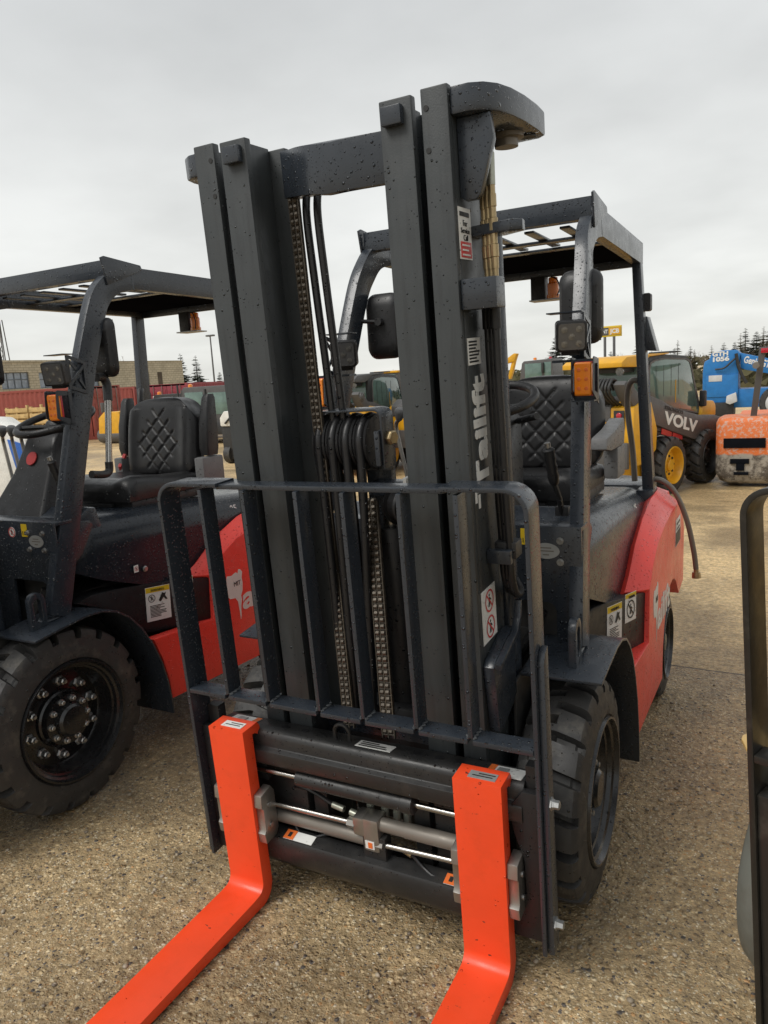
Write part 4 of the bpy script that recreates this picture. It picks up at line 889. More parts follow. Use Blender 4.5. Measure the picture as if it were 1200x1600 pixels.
# mirrors, work lights, indicators
def rr3(x0, x1, z0, z1, r): return rrect(x0, x1, z0, z1, r, 6)
for s in (-1, 1):
    mx_ = (.440 if s > 0 else -.325); my = 1.0
    rings = [[(mx_+a*k, y, 1.825+b*k) for a, b in rr3(-.074,.074,-.125,.125,.04)] for y, k in ((my+.022,1),(my+.010,1.0),(my-.004,.94),(my-.010,.86),(my-.016,.80),(my-.020,.6))]
    mb = MB(); loft(mb, rings); mo = mb.build('mirror', 'plastic', fk, bevel=0, angle=35)
    mb = MB(); mb.box(mx_-.065,mx_+.065,my+.0222,my+.024,1.71,1.94); mb.build('mirror_glass', 'chrome', mo, bevel=0)
    xs = XC+s*.45; mb = MB(); mb.tube([(xs,.93,1.85),(mx_,my-.03,1.84),(mx_,my-.015,1.835)], .008, 8); mb.lathe([(0,.015),(.02,.015),(.02,0)], (mx_,my-.045,1.84), (0,1,0), 8); mb.build('mirror_arm', 'plastic', mo, bevel=0)
    wx = .470 if s > 0 else -.352; wy = .735; wz = 1.722
    tl = Matrix.Rotation(R(-8), 3, 'X') @ Matrix.Rotation(R(14), 3, 'Z') if False else Matrix.Rotation(R(20), 3, 'Z') @ Matrix.Rotation(R(10), 3, 'X')
    def wl(p): return tuple(Vector((wx, wy, wz))+tl @ Vector(p))
    mb = MB(wl); loft(mb, [[(a*k, y, b*k) for a, b in rr3(-.047,.047,-.047,.047,.013)] for y, k in ((-.03,.93),(-.028,1),(.012,1),(.03,.82),(.032,.5))]); wo = mb.build('work_light', 'plastic', fk, bevel=0, angle=35)
    mb = MB(wl); loft(mb, [[(a, y, b) for a, b in rr3(-.040,.040,-.040,.040,.010)] for y in (-.0302,-.0325)]); mb.build('lamp_glass', 'glassled', wo, bevel=0)
    for a, b in ((0,0),(-.022,.022),(.022,.022),(-.022,-.022),(.022,-.022)):
        mb = MB(wl); mb.lathe([(0,.010),(.001,.010),(.0015,.004),(.002,0)], (a,-.0326,b), (0,-1,0), 12); mb.build('led_reflector', 'led', wo, bevel=0)
    mb = MB(wl); mb.box(-.028,.028,-.012,.020,-.060,-.050); mb.box(-.028,-.022,-.012,.012,-.056,-.03); mb.box(.022,.028,-.012,.012,-.056,-.03); mb.build('lamp_bracket', 'black', wo, bevel=0)
    bx = XC+s*.476; a, b = sorted((bx-.003*s, bx+.002*s))
    z0, z1, y0, y1 = 1.615, 1.80, .735, .85
    mb = MB()
    for pa in ([(y0+.02,z0+.04),(y0+.02,z1-.01),(y0+.034,z1-.01),(y0+.034,z0+.04)], [(y1-.014,z0+.02),(y1-.014,z1-.03),(y1,z1-.03),(y1,z0+.02)],
               [(y0+.0345,z1-.024),(y0+.0345,z1-.01),(y1-.0145,z1-.03),(y1-.0145,z1-.044)], [(y0+.0345,z0+.04),(y0+.0345,z0+.054),(y1-.0145,z0+.034),(y1-.0145,z0+.02)],
               [(y0+.0345,z0+.056),(y0+.0345,z0+.072),(y1-.0145,z1-.048),(y1-.0145,z1-.062)]): mb.prism(pa, 'x', a, b)
    mb.prism([(y0+.036,z1-.028),(y0+.036,z1-.044),(y0+.062,z0+.115),(y0+.068,z0+.125)], 'x', a, b); mb.prism([(y0+.078,z0+.085),(y0+.072,z0+.075),(y1-.015,z0+.036),(y1-.015,z0+.052)], 'x', a, b)
    mb.build('light_guard_plate', 'dark', wo, bevel=0)
    a2, b2 = sorted((bx-.004*s, bx-.115*s)); MB().box(a2, b2, .745, .80, 1.793, 1.797).build('light_hood', 'dark', wo, bevel=0)
    MB().box(*sorted((bx-.004*s, bx-.10*s)), .75, .80, 1.640, 1.648).build('light_shelf', 'dark', wo, bevel=0)
    ix = .526 if s > 0 else -.425; iy = .668; iz = 1.587
    mb = MB(); loft(mb, [[(ix+a*k, y, iz+b*k) for a, b in rr3(-.026,.026,-.050,.050,.006)] for y, k in ((iy-.022,.90),(iy-.018,1),(iy,1))]); io = mb.build('indicator_lamp', 'lens', fk, bevel=0, angle=35)
    for a in (-.011,.011):
        for b in (-.028,0,.028):
            mb = MB(); mb.lathe([(0,.006),(.0015,.005),(.002,0)], (ix+a,iy-.0221,iz+b), (0,-1,0), 10); mb.build('lens_dimple', 'stor', io, bevel=0)
    mb = MB(); mb.box(ix-.027,ix+.027,iy+.0005,iy+.008,iz-.052,iz+.052); mb.build('lens_base', 'redlens', io, bevel=0)
    mb = MB()
    for sx in (-1, 1):
        xa, xb_ = sorted((ix+sx*.031, ix+sx*.034))
        mb.prism([(iy-.03,iz-.04),(iy-.022,iz+.062),(iy-.014,iz+.066),(iy-.014,iz-.05)], 'x', xa, xb_); mb.prism([(iy+.03,iz-.07),(iy+.03,iz+.06),(iy+.05,iz+.06),(iy+.05,iz-.08)], 'x', xa, xb_)
        mb.prism([(iy-.0135,iz+.045),(iy-.0135,iz+.066),(iy+.0295,iz+.062),(iy+.0295,iz+.045)], 'x', xa, xb_); mb.prism([(iy-.0135,iz-.05),(iy-.0135,iz-.035),(iy+.0295,iz-.045),(iy+.0295,iz-.07)], 'x', xa, xb_)
    mb.box(ix-.034,ix+.034,iy+.030,iy+.034,iz-.07,iz+.06); mb.box(ix-.034,ix+.034,iy-.02,iy+.05,iz-.068,iz-.064); mb.build('lamp_guard', 'dark', io, bevel=0)
s_ = sticker(og, (-.492+.0,.560,1.33), (1,.0,.0), (0.05,.35,1), .030, .085, name='pillar_sticker', header='yellow', lines=4) if False else None
# grab rail on the left pillar, seen on the second truck's right pillar
gx = XC+.43
gr = MB(); gr.tube(smoothpath([(gx,.935,1.70),(gx-.012,.98,1.70),(gx-.012,1.0,1.67),(gx-.004,.99,1.60)], 5), .019, 10); gro = gr.build('grab_rail', 'plastic', fk, bevel=0); gr = MB(); gr.tube(smoothpath([(gx+.022,.83,1.30),(gx+.015,.90,1.29),(gx+.01,.935,1.30),(gx+.01,.94,1.34)], 5), .017, 10); gr.build('rail_mount', 'plastic', gro, bevel=0)
MB().cyl((gx-.004,.99,1.61), (gx+.01,.94,1.335), .014, 14).build('rail_tube', 'chrome', gro, bevel=0)
gr = MB(); ry = 2.02; gr.tube(smoothpath([(XC-.42,ry,1.64),(XC-.40,ry-.03,1.62),(XC-.385,ry-.05,1.55),(XC-.385,ry-.05,1.44),(XC-.40,ry-.03,1.36),(XC-.42,ry,1.34)], 5), .020, 10); gro = gr.build('rear_grab_handle', 'plastic', fk, bevel=0)
mb = MB(); mb.lathe([(0,.010),(.004,.010),(.004,0)], (XC-.395,ry-.045,1.592), (0,-1,.1), 12); mb.build('horn_button', 'redlens', gro, bevel=0)
# ---- seat
def pad(name, ox, oy, oz, hw, hh, thick, lean, mat_, parent, grooves=True, nu=84, nv=96):
    """upholstered pad: upright, front towards -y, leaning back by lean"""
    mb = MB(); vs_ = []
    def gro(u, v):
        if not grooves: return 0
        x = u*hw; z = v*hh; g = 0
        if abs(x)+.55*abs(z+.03) > hw*.62: return 0
        fade = min(1, (hw*.62-abs(x)-.55*abs(z+.03))/.02)
        for k in (-.135,-.045,.045,.135):
            for sg in (-1, 1):
                d_ = abs((z+.035) - sg*x*1.05 - k)/1.45
                if k <= 0 or sg*x > -.02 or True: g = max(g, math.exp(-(d_/.006)**2))
        return g*fade
    def pt(u, v, front):
        q = 8
        k = (abs(u)**q+abs(v)**q)
        pw = 3.0 if v > 0 else 5.0; sh = 1/max(1, (abs(u)**pw+abs(v)**pw)**(1/pw)) if (u or v) else 1
        taper = 1-.10*max(0, v)**2 - .02*max(0, -v)
        x = u*hw*sh*taper; z = v*hh*sh
        edge = (max(0, 1-abs(u)**6)*max(0, 1-abs(v)**6))**.35
        side_b = .018*math.exp(-((abs(u)-.80)/.16)**2)*(1 if v < .75 else .4)
        y = -(thick*.55*edge+side_b*edge)+.007*gro(u, v) if front else thick*.45*edge
        y += (z+hh)*lean
        return (ox+x, oy+y, oz+hh+z)
    for front in (1, 0):
        for j in range(nv+1):
            for i in range(nu+1): vs_.append(pt(2*i/nu-1, 2*j/nv-1, front))
    n1 = (nu+1)*(nv+1); fs = []
    idx = lambda f, i, j: f*n1+j*(nu+1)+i
    for j in range(nv):
        for i in range(nu):
            fs.append((idx(0,i,j), idx(0,i+1,j), idx(0,i+1,j+1), idx(0,i,j+1))); fs.append((idx(1,i,j), idx(1,i,j+1), idx(1,i+1,j+1), idx(1,i+1,j)))
    for i in range(nu): fs.append((idx(0,i,0), idx(1,i,0), idx(1,i+1,0), idx(0,i+1,0))); fs.append((idx(0,i,nv), idx(0,i+1,nv), idx(1,i+1,nv), idx(1,i,nv)))
    for j in range(nv): fs.append((idx(0,0,j), idx(0,0,j+1), idx(1,0,j+1), idx(1,0,j))); fs.append((idx(0,nu,j), idx(1,nu,j), idx(1,nu,j+1), idx(0,nu,j+1)))
    return mb.add(vs_, fs).build(name, mat_, parent, bevel=0, angle=60)
SX, SY = .150, 1.60; RAISED = []
so = pad('seat', SX, SY, 1.185, .245, .205, .12, .16, 'seat', fk)
sc2 = MB(); rings = []
for y, zt in ((SY-.50,1.185),(SY-.49,1.215),(SY-.44,1.235),(SY-.25,1.215),(SY-.05,1.205),(SY+.03,1.20)):
    pr_ = [(-.24,1.13),(-.25,zt-.03),(-.235,zt),(-.19,zt+.012),(-.12,zt-.008),(.12,zt-.008),(.19,zt+.012),(.235,zt),(.25,zt-.03),(.24,1.13)]
    rings.append([(SX+a, y, b) for a, b in pr_])
loft(sc2, rings); sc2.build('seat_cushion', 'seat', so, bevel=0, angle=70)
MB().box(SX-.235,SX+.235,SY-.48,SY+.06,1.085,1.129).build('seat_base', 'plastic', so, bevel=.01)
MB().prism(rrect(SX-.07,SX+.13,1.095,1.12,.012,4), 'y', SY-.51, SY-.485).build('slide_handle', 'plastic', so)
for s in (-1, 1):
    x0 = SX+s*.285
    mb = MB(); loft(mb, [[(x0+a*k1, SY+.03+b*k2+lean_, z) for a, b in rrect(-.03,.03,-.05,.05,.015,3)] for z, k1, k2, lean_ in ((1.29,.9,.8,0),(1.33,1,1,0),(1.45,1,.9,.01),(1.58,.8,.6,.03),(1.60,.6,.4,.035))]); raised = mb.build('armrest', 'plastic', so, bevel=0, angle=40)
    RAISED.append(raised.data)
    mb = MB(); mb.prism([(SY-.30,1.30),(SY-.29,1.345),(SY-.10,1.365),(SY+.07,1.40),(SY+.09,1.35),(SY+.07,1.2855),(SY-.2,1.2855)], 'x', x0-.032, x0+.032); low_ = mb.build('armrest', 'grip', so, bevel=.008); bpy.data.objects.remove(raised)
    mb = MB(); mb.box(x0-.03,x0+.03,SY-.06,SY+.10,1.15,1.285); mb.build('armrest_hinge', 'grip', so, bevel=.012)
MB().tube([(SX-.29,SY-.02,1.16),(SX-.27,SY-.06,1.24),(SX-.265,SY-.02,1.30)], .012, 6).build('seat_belt', 'stred', so, bevel=0)
# tank bracket hoses behind the right rear post
hz = MB(); hz.tube(smoothpath([(.43,2.16,1.05),(.42,2.16,1.20),(.40,2.14,1.40),(.405,2.12,1.50),(.43,2.10,1.545),(.465,2.10,1.53),(.485,2.10,1.46),(.488,2.10,1.38)], 8), .0145, 10); hz.build('gas_hose', 'tube', fk, bevel=0)
MB().box(.47,.505,2.11,2.15,1.30,1.385).build('gas_valve', 'black', fk, bevel=.003)
MB().tube([(.488,2.13,1.30),(.487,2.13,1.18),(.485,2.13,1.04)], .014, 10).build('gas_hose', 'tube', fk, bevel=0)
hz = MB(); hz.tube(smoothpath([(.50,2.15,1.06),(.56,2.15,1.055),(.62,2.17,.99),(.67,2.20,.85),(.70,2.22,.70),(.712,2.23,.60)], 8), .013, 10); hzo = hz.build('gas_hose', 'tube', fk, bevel=0)
MB().lathe([(0,.012),(.02,.012),(.021,.020),(.05,.022),(.052,.014),(.056,0)], (.712,2.23,.605), (.05,0,-1), 10).build('hose_coupling', 'brass', hzo, bevel=0)
# rear lamp on the guard post
mb = MB(); loft(mb, [[(.499+a, y, 1.90+b) for a, b in rrect(-.017,.017,-.040,.040,.010,4)] for y in (2.06,2.11)]); mb.build('rear_work_light', 'plastic', fk, bevel=0)
MB().prism([(.494,1.835),(.502,1.835),(.545,1.675),(.497,1.68)], 'y', 2.05, 2.15).build('lamp_shield', 'dark', fk)

# ---- the second truck: same make, larger front tyres
second = copy_tree(fk)
second.location = OFF+Vector((-1.977, -.311, 0))
second['label'] = 'charcoal and red forklift on the left with a large black front wheel showing'
for ch in [c_ for c_ in second.children_recursive if c_.name.startswith('armrest') and not c_.name.startswith('armrest_h')]:
    ch.data = RAISED.pop(0)
for ch in [c_ for c_ in fk.children_recursive if c_.name.startswith('hood_lock') or (c_.name.startswith('small_label') and c_.parent.name.startswith('engine_hood'))]:
    for q in list(ch.children): bpy.data.objects.remove(q)
    bpy.data.objects.remove(ch)
for ch in second.children:
    if ch.name.startswith('wheel') and ch.location.y < 0:
        k = .3670/.3373; ch.scale = (1.0, k, k); ch.location.z = .3670
# ------------------------------------------------------------------ machines behind
def loader_wheel(parent, x, y, Rr, w, rim, lugs=16, far=False):
    OFFz = Vector((0,0,0)); k = -1 if far else 1
    fl_ = lambda v: (v[0]*k, v[1], v[2])
    t = MB(fl_); tyre_mesh(t, Rr, w, lugs, depth=.035, skew=.7); wh = t.build('wheel', 'rubber', parent, bevel=0, off=OFFz, loc=(x, y, Rr), angle=32)
    if not far:
        b = MB(); b.lathe([(-.05,.60*Rr),(-.012,.665*Rr),(.004,.65*Rr),(.002,.62*Rr),(-.03,.59*Rr),(-.10,.54*Rr),(-.105,.50*Rr),(-.08,.42*Rr),(-.075,.22*Rr),(-.05,.20*Rr),(-.04,.16*Rr),(-.04,0)], (0,0,0), (1,0,0), 40, False)
        b.build('rim', rim, wh, bevel=0, off=OFFz, angle=30)
        for i in range(8):
            a = 2*math.pi*i/8
            b = MB(); b.lathe([(-.082,.018),(-.066,.016),(-.066,0)], (0,.31*Rr*math.cos(a),.31*Rr*math.sin(a)), (1,0,0), 8); b.build('wheel_nut', 'kblack' if rim == 'kyellow' else 'bolt', wh, bevel=0, off=OFFz)
    return wh
OFF = Vector((0, 0, 0))
def skid_steer(label, roof='kyellow', words=True, group=None):
    """local frame: +y forward, +x the side with the loader arm, ground at z=0"""
    r = thing('skid_steer_loader', label, 'skid steer', (0,0,0), group)
    for y in (.13, 1.17): loader_wheel(r, 0, y, .365, .27, 'kyellow' if y < 1 else 'kblack'); loader_wheel(r, -1.42, y, .365, .27, 'kyellow', far=True)
    MB().box(-1.12,-.29,-.62,1.50,.17,.62).build('chassis', 'kyellow', r, bevel=.02)
    MB().prism([(-.72,.45),(-.78,.80),(-.76,1.15),(-.55,1.22),(-.35,1.20),(-.20,.85),(-.22,.60),(-.5,.45)], 'x', -1.35, -.06).build('engine_cover', 'kyellow', r, bevel=.02)
    MB().prism([(-.79,.98),(-.775,1.17),(-.58,1.28),(-.30,1.26),(-.30,1.0),(-.6,.98)], 'x', -1.30, -.36).build('rear_grille', 'kgrey', r, bevel=.03)
    MB().box(-1.33,-.10,-.85,-.79,.42,.74).build('rear_bumper', 'kgrey', r, bevel=.02)
    MB().box(-.31,-.17,-.796,-.781,.92,1.12).build('tail_light_box', 'kblack', r, bevel=.01)
    for z in (.965, 1.06):
        mb = MB(); mb.lathe([(0,.036),(.012,.034),(.02,.02),(.021,0)], (-.235,-.797,z), (0,-1,0), 18); mb.build('tail_light', 'redlens', r, bevel=0)
    # cab
    side = [(-.10,.95),(-.10,1.66),(.05,1.735),(.45,1.76),(1.05,1.73),(1.20,1.66),(1.55,.95),(1.50,.85),(.3,.85)]
    cb = MB().prism(side, 'x', -1.12, -.315).build('cab', 'kblack', r, bevel=.02)
    win = [(.06,1.26),(.07,1.58),(.10,1.645),(.20,1.675),(.45,1.695),(1.02,1.675),(1.12,1.645),(1.17,1.58),(1.43,.98),(1.40,.945),(.66,1.06)]
    MB().prism(win, 'x', -.3148, -.306).build('side_window', 'green_glass', cb, bevel=.002)
    fr = []
    c = Vector((.65,1.35)); o2 = [tuple(c+(Vector(p)-c)*1.06) for p in win]; n = len(win); mb = MB()
    vs_ = [(-.3148,*p) for p in o2]+[(-.302,*p) for p in o2]+[(-.302,*p) for p in win]+[(-.3148,*p) for p in win]
    mb.add(vs_, [(q*n+i, q*n+(i+1) % n, ((q+1) % 4)*n+(i+1) % n, ((q+1) % 4)*n+i) for q in range(4) for i in range(n)]); mb.build('window_frame', 'kgrey', cb, bevel=0)
    mb = MB()
    for i in range(4): mb.box(-.3055,-.3035,.22+i*.2,.225+i*.2,1.22,1.62)
    mb.build('window_bars', 'kblack', cb, bevel=0)
    MB().box(-.3055,-.300,.74,.752,1.12,1.42).build('yellow_strip', 'kyellow', cb, bevel=0)
    MB().box(-1.05,-.36,-.118,-.104,1.22,1.62).build('rear_window', 'green_glass', cb, bevel=.01)
    MB().prism([(-.62,1.63),(-.62,1.685),(-.5,1.745),(.10,1.772),(.55,1.775),(.55,1.762),(.05,1.738),(-.10,1.665),(-.25,1.62)], 'x', -1.14, -.30).build('roof', roof, r, bevel=.015)
    MB().box(-1.0,-.42,-.40,-.12,1.56,1.62).build('roof_lining', 'kblack', r)
    mb = MB(); mb.lathe([(0,.03),(.03,.05),(.06,.05),(.062,0)], (-.36,-.52,1.58), (.1,-1,-.1), 16); mb.build('rear_work_light', 'led', r, bevel=0)
    MB().box(-.70,-.40,.75,1.05,1.776,1.80).build('roof_box', 'kblack', r, bevel=.02)
    # single loader arm
    armp = [(-.94,1.43),(-.88,1.47),(-.78,1.45),(-.59,1.30),(-.31,1.265),(-.05,1.20),(.26,1.08),(1.0,.935),(1.45,.905),(1.62,.87),(1.74,.77),(1.70,.64),(1.60,.58),(1.45,.62),(1.30,.66),(.86,.62),(.17,.80),(-.28,.93),(-.60,1.05),(-.86,1.30)]
    am = MB().prism(armp, 'x', -.235, -.085).build('loader_arm', 'kgrey', r, bevel=.02)
    mb = MB(); mb.lathe([(0,.075),(.02,.075),(.025,.05),(.04,.045),(.04,0)], (-.085,-.83,1.385), (1,0,0), 24); mb.build('arm_pivot', 'kgrey', am, bevel=0)
    mb = MB(); mb.lathe([(0,.06),(.02,.06),(.025,.035),(.04,.03),(.04,0)], (-.085,1.62,.74), (1,0,0), 20); mb.build('arm_pivot', 'kgrey', am, bevel=0)
    for i in range(6):
        x = -.27-i*.045
        mb = MB(); mb.tube(smoothpath([(x,-.55,1.16),(x,-.75,1.20),(x,-.93,1.32),(x,-.96,1.41),(x,-.88,1.49),(x,-.78,1.46),(x,-.70,1.36)], 5), .017, 8); mb.build('hydraulic_hose', 'kblack', r, bevel=0)
    MB().prism([(-.30,.93),(.17,.81),(.86,.63),(.80,.56),(.45,.70),(.10,.76),(-.20,.74),(-.42,.60),(-.45,.9)], 'x', -.30, -.12).build('fender', 'kblack', r, bevel=.02)
    for (a, b, c_, d_) in ((.0,.79,.27,.735),(.29,.73,.56,.675)):
        mb = MB(); mb.prism([(a,b-.02),(a+.01,b+.05),(c_,d_+.05),(c_,d_-.03)], 'x', -.12, -.112); mb.build('red_reflector', 'redlens', r, bevel=0)
    MB().prism([(1.42,.86),(1.44,1.02),(1.52,1.10),(1.80,1.08),(1.88,1.02),(1.88,.86)], 'x', -1.05, -.26).build('front_cowl', 'kyellow', r, bevel=.03)
    MB().box(-.30,-.22,1.42,1.50,1.02,1.24).build('mirror', 'kblack', r, bevel=.02)
    MB().prism([(1.25,.25),(1.30,.60),(1.55,.62),(1.75,.30),(1.70,.15),(1.45,.12)], 'x', -1.05, -.30).build('coupler', 'kblack', r, bevel=.02)
    if words:
        d_ = Vector((0,.95,-.205))
        lettering('VOLV', .21, (-.084,.02,.905), d_, (0,.205,.95), 'white', am, name='brand_lettering', fat=.008, width=.92, th=.004)
        lettering('STRONGCO', .06, (-.084,.02,1.085), d_, (0,.205,.95), 'ink', am, name='lettering', fat=.002, width=.50, th=.003)
        lettering('VO', .10, (-.70,-.792,1.03), (1,0,0), (0,0,1), 'white', r, name='brand_lettering', fat=.003, th=.003)
    return r
vo = skid_steer('yellow and grey skid steer with white VOLV lettering on its arm, behind the gas hose', group='skid steer loaders in the yard')
vo.location = (-.384, 10.21, gz(0, 10.21)); vo.rotation_euler.z = R(-19.9); vo.scale = (1.20,)*3
def copy_plain(o, parent=None, skip=('lettering','brand_lettering')):
    c = o.copy(); scene.collection.objects.link(c); c.parent = parent
    for ch in list(o.children):
        if not ch.name.startswith(skip): copy_plain(ch, c, skip)
    return c
for (x, y, rz, lab) in ((-6.35, 12.6, 2, 'grey roofed skid steer whose arm pivot shows beside the hose pulley, between the mast rails'),
                        (-4.75, 13.6, -6, 'skid steer with a round topped dark cab, showing behind the steering wheel')):
    c = copy_plain(vo); c.location = (x, y, gz(x, y)); c.rotation_euler.z = R(rz); c['label'] = lab
    for ch in c.children:
        if ch.name.startswith('roof') and not ch.name.startswith(('roof_l', 'roof_b')):
            ch.data = ch.data.copy(); ch.data.materials[0] = M['kgrey']

# ---- old orange forklift seen from behind
y0 = 11.05; OFF = Vector((1.35, y0+.5, gz(0, y0)))
of = thing('forklift', 'old forklift with a scraped orange and bare grey counterweight, at the right edge', 'forklift', OFF)
zb = OFF.z
b = MB(); rings = []
for z, k, dy in ((.05,.86,.10),(.10,.95,.04),(.22,1,0),(.55,1.0,0),(.62,1.0,-.02),(1.0,1.0,.0),(1.06,.98,.02),(1.085,.93,.07)):
    rings.append([(1.35+a*k, y0+.42+q*k+dy*.5, zb+z) for a, q in rrect(-1.17+.0,.62+.55,-.42,.42,.17,5)])
loft(b, rings)
cwo = b.build('counterweight', 'worn', of, bevel=.0, angle=50)
MB().box(.30,.885,y0-.03,y0+.05,zb+.62,zb+.77).build('counterweight_slot_shade', 'under', cwo, bevel=.004)  # near-black plates standing proud; the shade inside the slots is their colour
MB().box(.40,.665,y0-.03,y0+.05,zb+.375,zb+.45).build('counterweight_slot_shade', 'under', cwo, bevel=.004)
MB().box(.485,.60,y0-.031,y0+.05,zb+.27,zb+.3745).build('tow_pin_slot_shade', 'under', cwo, bevel=.004)
MB().box(.45,.66,y0-.03,y0+.05,zb+.20,zb+.245).build('counterweight_slot_shade', 'under', cwo, bevel=.004)
for x in (.70, 1.95):
    mb = MB(); s_ = 1 if x < 1.3 else -1
    mb.add([(x-.045,y0+.30,zb+1.08),(x+.045,y0+.30,zb+1.08),(x+.045,y0+.40,zb+1.08),(x-.045,y0+.40,zb+1.08),(x+.10*s_-.045,y0+.12,zb+2.08),(x+.10*s_+.045,y0+.12,zb+2.08),(x+.10*s_+.045,y0+.22,zb+2.08),(x+.10*s_-.045,y0+.22,zb+2.08)], [(0,3,2,1),(4,5,6,7),(0,1,5,4),(1,2,6,5),(2,3,7,6),(3,0,4,7)])
    mb.build('guard_post', 'kgrey', of, bevel=.008)
MB().box(.78,1.87,y0+.10,y0+.18,zb+2.04,zb+2.11).build('guard_rear_bar', 'redlens', of, bevel=.006)
MB().box(.75,1.90,y0+.18,y0+1.6,zb+2.08,zb+2.13).build('guard_roof', 'kgrey', of, bevel=.006)
mb = MB(); mb.lathe([(0,.03),(.02,.05),(.06,.05),(.06,0)], (.735,y0+.12,zb+1.86), (-.3,-1,0), 14); mb.build('rear_work_light', 'tube', of, bevel=0)
MB().box(.45,2.2,y0+.9,y0+2.4,zb+.3,zb+1.05).build('body', 'stor', of, bevel=.04)
for x in (.42, 2.28):
    mb = MB(); mb.lathe([(-.11,.2),(-.11,.27),(-.08,.30),(.08,.30),(.11,.27),(.11,.2)], (x,y0+1.0,zb+.30), (1,0,0), 28); mb.build('wheel', 'rubber', of, bevel=0)

# ---- blue telehandler
OFF = Vector((.3, 27.6, gz(0, 27)))
te = thing('telehandler', 'blue telescopic handler with GTH 1056 in white, behind the skid steer', 'telehandler', OFF); zb = OFF.z
k = 27/24.0
def T_(x, z): return (1.056+(x-1.056)*1.117, 1.623+(z-1.623)*1.117)
hp = [T_(*q) for q in ((-1.105,.25),(-1.11,1.20),(-1.09,1.42),(-1.06,1.56),(-.93,1.62),(-.86,1.80),(-.55,1.87),(-.16,1.86),(-.05,1.74),(-.10,1.40),(-.08,.30),(-.5,.22))]
MB().prism(hp, 'y', 27.0, 28.4).build('boom_end_housing', 'blue', te, bevel=.04)
bl, bh = T_(-.07, 1.78); 
bp = [T_(*q) for q in ((-.06,1.76),(.72,1.54),(2.6,1.02),(2.6,.62),(.70,1.10),(.10,1.24),(-.04,1.30))]
bo = MB().prism(bp, 'y', 27.15, 27.85).build('boom', 'blue', te, bevel=.02)
for (q, z) in ((.0,0),): pass
MB().box(T_(-1.0,0)[0], T_(-.10,0)[0], 26.965, 26.999, T_(0,.45)[1], T_(0,1.12)[1]).build('engine_grille', 'blue', te, bevel=.01)
MB().box(T_(-.93,0)[0], T_(-.55,0)[0], 26.955, 26.964, T_(0,.93)[1], T_(0,1.12)[1]).build('data_plate', 'gwhite', te, bevel=.005)
MB().prism([T_(*q) for q in ((-.42,.27),(-.40,.48),(-.14,.58),(-.10,.30),(-.3,.22))], 'y', 26.7, 27.3).build('step_box', 'gwhite', te, bevel=.02)
mb = MB(); pth = [T_(-.17,1.75), T_(-.10,1.35), T_(.02,1.05), T_(.14,.84)]; mb.tube([(p[0],26.9,p[1]) for p in pth], .055, 10); mb.build('lift_cylinder', 'kblack', te, bevel=0)
mb = MB(); mb.tube(smoothpath([(T_(-.75,1.3)[0],26.93,T_(0,1.30)[1]),(T_(-.5,1.36)[0],26.9,T_(0,1.33)[1]),(T_(-.3,1.5)[0],26.9,T_(0,1.50)[1]),(T_(-.15,1.62)[0],26.9,T_(0,1.64)[1])], 4), .03, 8); mb.build('hydraulic_hose', 'kblack', te, bevel=0)
for x in (T_(1.0,0)[0], T_(3.2,0)[0]):
    OFF0 = OFF
    mb = MB(); fl2 = lambda v, x=x: (x+v[1], 26.5-v[0], zb+.56+v[2]); t = MB(fl2); tyre_mesh(t, .56, .38, 16, depth=.04, skew=.6); wh = t.build('wheel', 'rubber', te, bevel=0)
    mb = MB(); mb.lathe([(-.05,.36),(0,.37),(.02,.33),(.06,.30),(.06,0)], (x,26.52,zb+.56), (0,-1,0), 28); mb.build('rim', 'gwhite', wh, bevel=0)
MB().box(T_(-.6,0)[0], T_(3.0,0)[0], 27.05, 28.3, zb+.42, zb+1.05).build('chassis', 'blue', te, bevel=.03)
MB().box(T_(-1.0,0)[0], T_(-.2,0)[0], 26.9, 28.2, zb+.10, zb+.62).build('rear_axle', 'kblack', te, bevel=.05)
MB().box(T_(1.6,0)[0], T_(2.6,0)[0], 27.9, 28.8, zb+1.0, zb+2.4).build('cab', 'kgrey', te, bevel=.06)
x, z = T_(-.84,1.70); lettering('GTH', .20, (x,26.995,z), (1,0,.03), (0,0,1), 'white', te, fat=.010, width=.50, th=.006)
x, z = T_(-.86,1.54); lettering('1056', .20, (x,26.995,z), (1,0,.03), (0,0,1), 'white', te, fat=.010, width=.52, th=.006)
a_, b_ = T_(.02,1.47); c_, d_ = T_(.72,1.27); lettering('Genie GTH-1056', .32, (a_,27.145,b_), (c_-a_,0,d_-b_), (b_-d_,0,c_-a_), 'white', bo, fat=.01, width=1.45, th=.006)
OFF = Vector((0,0,0))

# ---- wheel loader cab, excavator and a yellow roofed tractor farther back
OFF = Vector((-6.3, 24.3, gz(0, 24))); zb = OFF.z
lo = thing('wheel_loader', 'dark wheel loader with a tall clear glass cab and beacons, above the black seat', 'loader', OFF)
cbp = [(-7.05,1.10),(-6.93,1.86),(-6.86,1.93),(-5.86,1.97),(-5.80,1.10)]
c = MB().prism(cbp, 'y', 24, 25.4).build('cab', 'kgrey', lo, bevel=.03)
MB().box(-6.82,-6.22,23.985,23.999,1.16,1.84).build('windscreen', 'green_glass', c, bevel=.01); MB().box(-6.14,-5.90,23.985,23.999,1.16,1.86).build('side_window', 'green_glass', c, bevel=.01)
for x in (-6.6, -6.05):
    mb = MB(); mb.lathe([(0,.06),(.07,.055),(.09,0)], (x,24.5,1.96), (0,0,1), 14); mb.build('beacon', 'lens' if x < -6.3 else 'redlens', lo, bevel=0)
MB().box(-7.3,-5.3,24.2,26.5,zb+.7,1.08).build('body', 'kgrey', lo, bevel=.05); MB().box(-7.0,-6.3,23.7,24.2,.95,1.12).build('front_fender', 'kyellow', lo, bevel=.03)
